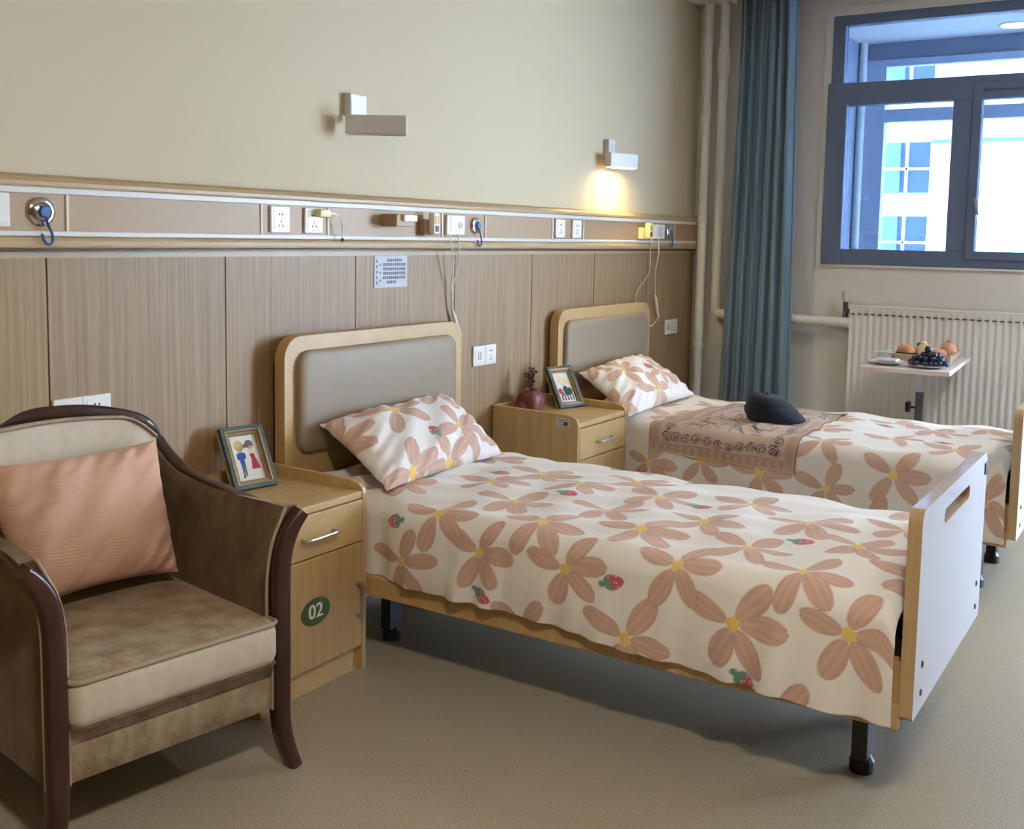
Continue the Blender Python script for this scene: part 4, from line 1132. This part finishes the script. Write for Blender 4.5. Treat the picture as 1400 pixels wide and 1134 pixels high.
# ================================================================== OVERBED TABLE AND FOOD
TZ = .80
tb = thing('overbed_table', (5.073, -1.687, 0), 'overbed table with a pale top on a grey post beyond the far bed', 'table', None, .062)
TL_, TW_ = .80, .406
MB().box(0, TL_, 0, TW_, TZ-.022, TZ, bev=.005).obj('table_top', M['table_lam'], tb)
MB().box(.25, TL_-.06, .16, .26, TZ-.045, TZ-.0225).obj('top_bracket', M['dark_steel'], tb)
px_, py_ = .63, .215
MB().box(px_-.019, px_+.019, py_-.013, py_+.013, .45, TZ-.045).obj('inner_post', M['steel'], tb)
MB().box(px_-.024, px_+.024, py_-.018, py_+.018, .06, .615).obj('outer_post', M['dark_steel'], tb)
MB().tube([(px_-.02, py_+.012, .535), (px_-.02, py_+.04, .535)], .006, 8).obj('knob_stem', M['black'], tb)
MB().box(px_-.045, px_+.005, py_+.040, py_+.064, .508, .562, bev=.006).obj('knob', M['black'], tb)
MB().box(.18, .20, .13, .16, TZ-.036, TZ-.0225, bev=.003).obj('latch', M['black'], tb)
MB().box(px_-.4, px_+.06, -.03, .012, .05, .08, bev=.004).obj('base', M['dark_steel'], tb)
MB().box(px_-.4, px_+.06, .39, .432, .05, .08, bev=.004).obj('base', M['dark_steel'], tb)
MB().box(px_-.04, px_+.06, -.03, .432, .05, .085, bev=.004).obj('base_bar', M['dark_steel'], tb)
for x in (px_-.37, px_+.03):
    for y in (-.009, .411): MB().ball((x, y, .025), .025, .5, 1, 1, 12, 8).obj('castor', M['black'], tb, smooth=60)
def tp(x, y, z=TZ):
    c_, s_ = math.cos(.062), math.sin(.062)
    return (5.073+x*c_-y*s_, -1.687+x*s_+y*c_, z+.0005)
# white plate with napkin
pl = thing('plate', tp(.15, .300), 'white plate with a folded napkin at the left of the overbed table', 'plate', 'white plates on the overbed table')
MB().lathe([(.045, 0), (.055, .004), (.085, .014), (.088, .016), (.082, .016), (.05, .006), (.0, .005)], 32).obj('dish', M['porcelain'], pl, smooth=40)
nk = thing('napkin', tp(.15, .300, TZ+.0145), 'folded white napkin lying on the left plate', 'napkin')
MB().box(-.03, .05, -.045, .05, 0, .012, bev=.005).obj('folded_cloth', M['paper'], nk)
# second plate with grapes
p2 = thing('plate', tp(.12, .115), 'white plate under the dark grapes on the overbed table', 'plate', 'white plates on the overbed table')
MB().lathe([(.045, 0), (.055, .004), (.088, .013), (.091, .015), (.085, .015), (.05, .006), (.0, .005)], 32).obj('dish', M['porcelain'], p2, smooth=40)
gp = thing('grape_bunch', tp(.12, .115, TZ+.0065), 'bunch of dark blue grapes heaped on a white plate', 'grapes')
rg = random.Random(4)
pts = []
for lay, (cnt, ry, z) in enumerate(((22, .088, .015), (16, .068, .036), (7, .042, .055))):
    for k in range(cnt):
        for _ in range(60):
            a = rg.uniform(0, 2*PI); q = math.sqrt(rg.uniform(0, 1)); p = (.040*q*math.cos(a)*(1-.2*lay), ry*q*math.sin(a)-.004, z+rg.uniform(-.002, .003))
            if all((p[0]-o_[0])**2+(p[1]-o_[1])**2+(p[2]-o_[2])**2 > .019**2 for o_ in pts): pts.append(p); break
for p in pts: MB().ball(p, .0142, 1, 1, 1.05, 12, 8).obj('grape', M['grape'], gp, smooth=60)
MB().ball((.0, .0, .079), .018, 1, 1, 1.05, 12, 8).obj('grape', M['grape'], gp, smooth=60)
MB().tube([(0, -.01, .06), (.004, .005, .085), (.002, .012, .10)], .002, 6).obj('stalk', M['tray_wood'], gp, smooth=60)
# wooden tray with pastries
tr = thing('tray', tp(.50, .175), 'brown wooden tray with raised pale rims on the overbed table', 'tray', None, .062)
tw, tl = .26, .38
MB().box(-tl/2, tl/2, -tw/2, tw/2, 0, .008).obj('tray_base', M['bronze'], tr)
mb = MB()
for a in (-1, 1):
    mb.box(-tl/2, tl/2, a*(tw/2)-.006, a*(tw/2)+.006, 0, .04); mb.box(a*(tl/2)-.006, a*(tl/2)+.006, -tw/2, tw/2, 0, .04)
mb.obj('tray_rim', M['tray_wood'], tr, bevel=.002)
def bun(loc, r, mat, label, name='bun', top=None, sz=.6):
    t = thing(name, loc, label, 'pastry', 'pastries on the overbed table')
    MB().lathe([(r*.75, 0), (r, r*.2), (r*1.02, r*.45), (r*.85, r*.8*sz/.6), (r*.45, r*1.05*sz/.6), (.001, r*1.12*sz/.6)], 20).obj('crust', M[mat], t, smooth=60)
    if top: MB().ball((0, 0, r*1.15*sz/.6), r*.35, 1, 1, .7, 10, 6).obj('topping', M[top], t, smooth=60)
    return t
bz = TZ+.009
bowl = thing('bowl', tp(.385, .255, bz), 'small dark bowl holding a round bun at the back of the tray', 'bowl')
MB().lathe([(.03, 0), (.034, .004), (.056, .026), (.060, .034), (.055, .034), (.03, .010), (.0, .008)], 28).obj('bowl_shell', M['grape'], bowl, smooth=40)
bun(tp(.385, .255, bz+.02), .046, 'bread', 'brown round bun sitting in the small dark bowl')
bun(tp(.41, .175, bz), .042, 'cream', 'pale tall pastry in the middle of the tray with a green leaf', sz=1.0, top='cream')
MB().add([(0, 0, 0), (.02, .012, .012), (.04, 0, .02), (.02, -.012, .012), (0, 0, .003), (.02, .012, .015), (.04, 0, .023), (.02, -.012, .015)],
         [(0, 1, 2, 3), (7, 6, 5, 4), (0, 4, 5, 1), (1, 5, 6, 2), (2, 6, 7, 3), (3, 7, 4, 0)]).obj('leaf', M['leaf'], [o for o in COL.objects if o.get('label', '').startswith('pale tall')][0], (-.01, .03, .06))
bun(tp(.55, .125, bz), .040, 'peach', 'orange pastry right of the grapes on the tray')
bun(tp(.60, .085, bz), .042, 'peach', 'pink topped pastry at the right of the tray', sz=1.0, top='peach')
bun(tp(.62, .16, bz), .036, 'cream', 'small cream pastry behind the orange one on the tray')
# clear plastic box behind the left plate
bxp = thing('clear_box', tp(.36, .345), 'low clear plastic box with a white lid at the back of the overbed table', 'box')
MB().box(-.05, .05, -.045, .045, .0, .035, bev=.004).obj('box_body', M['glass2'], bxp)
MB().box(-.053, .053, -.048, .048, .036, .042, bev=.002).obj('lid', M['porcelain'], bxp)
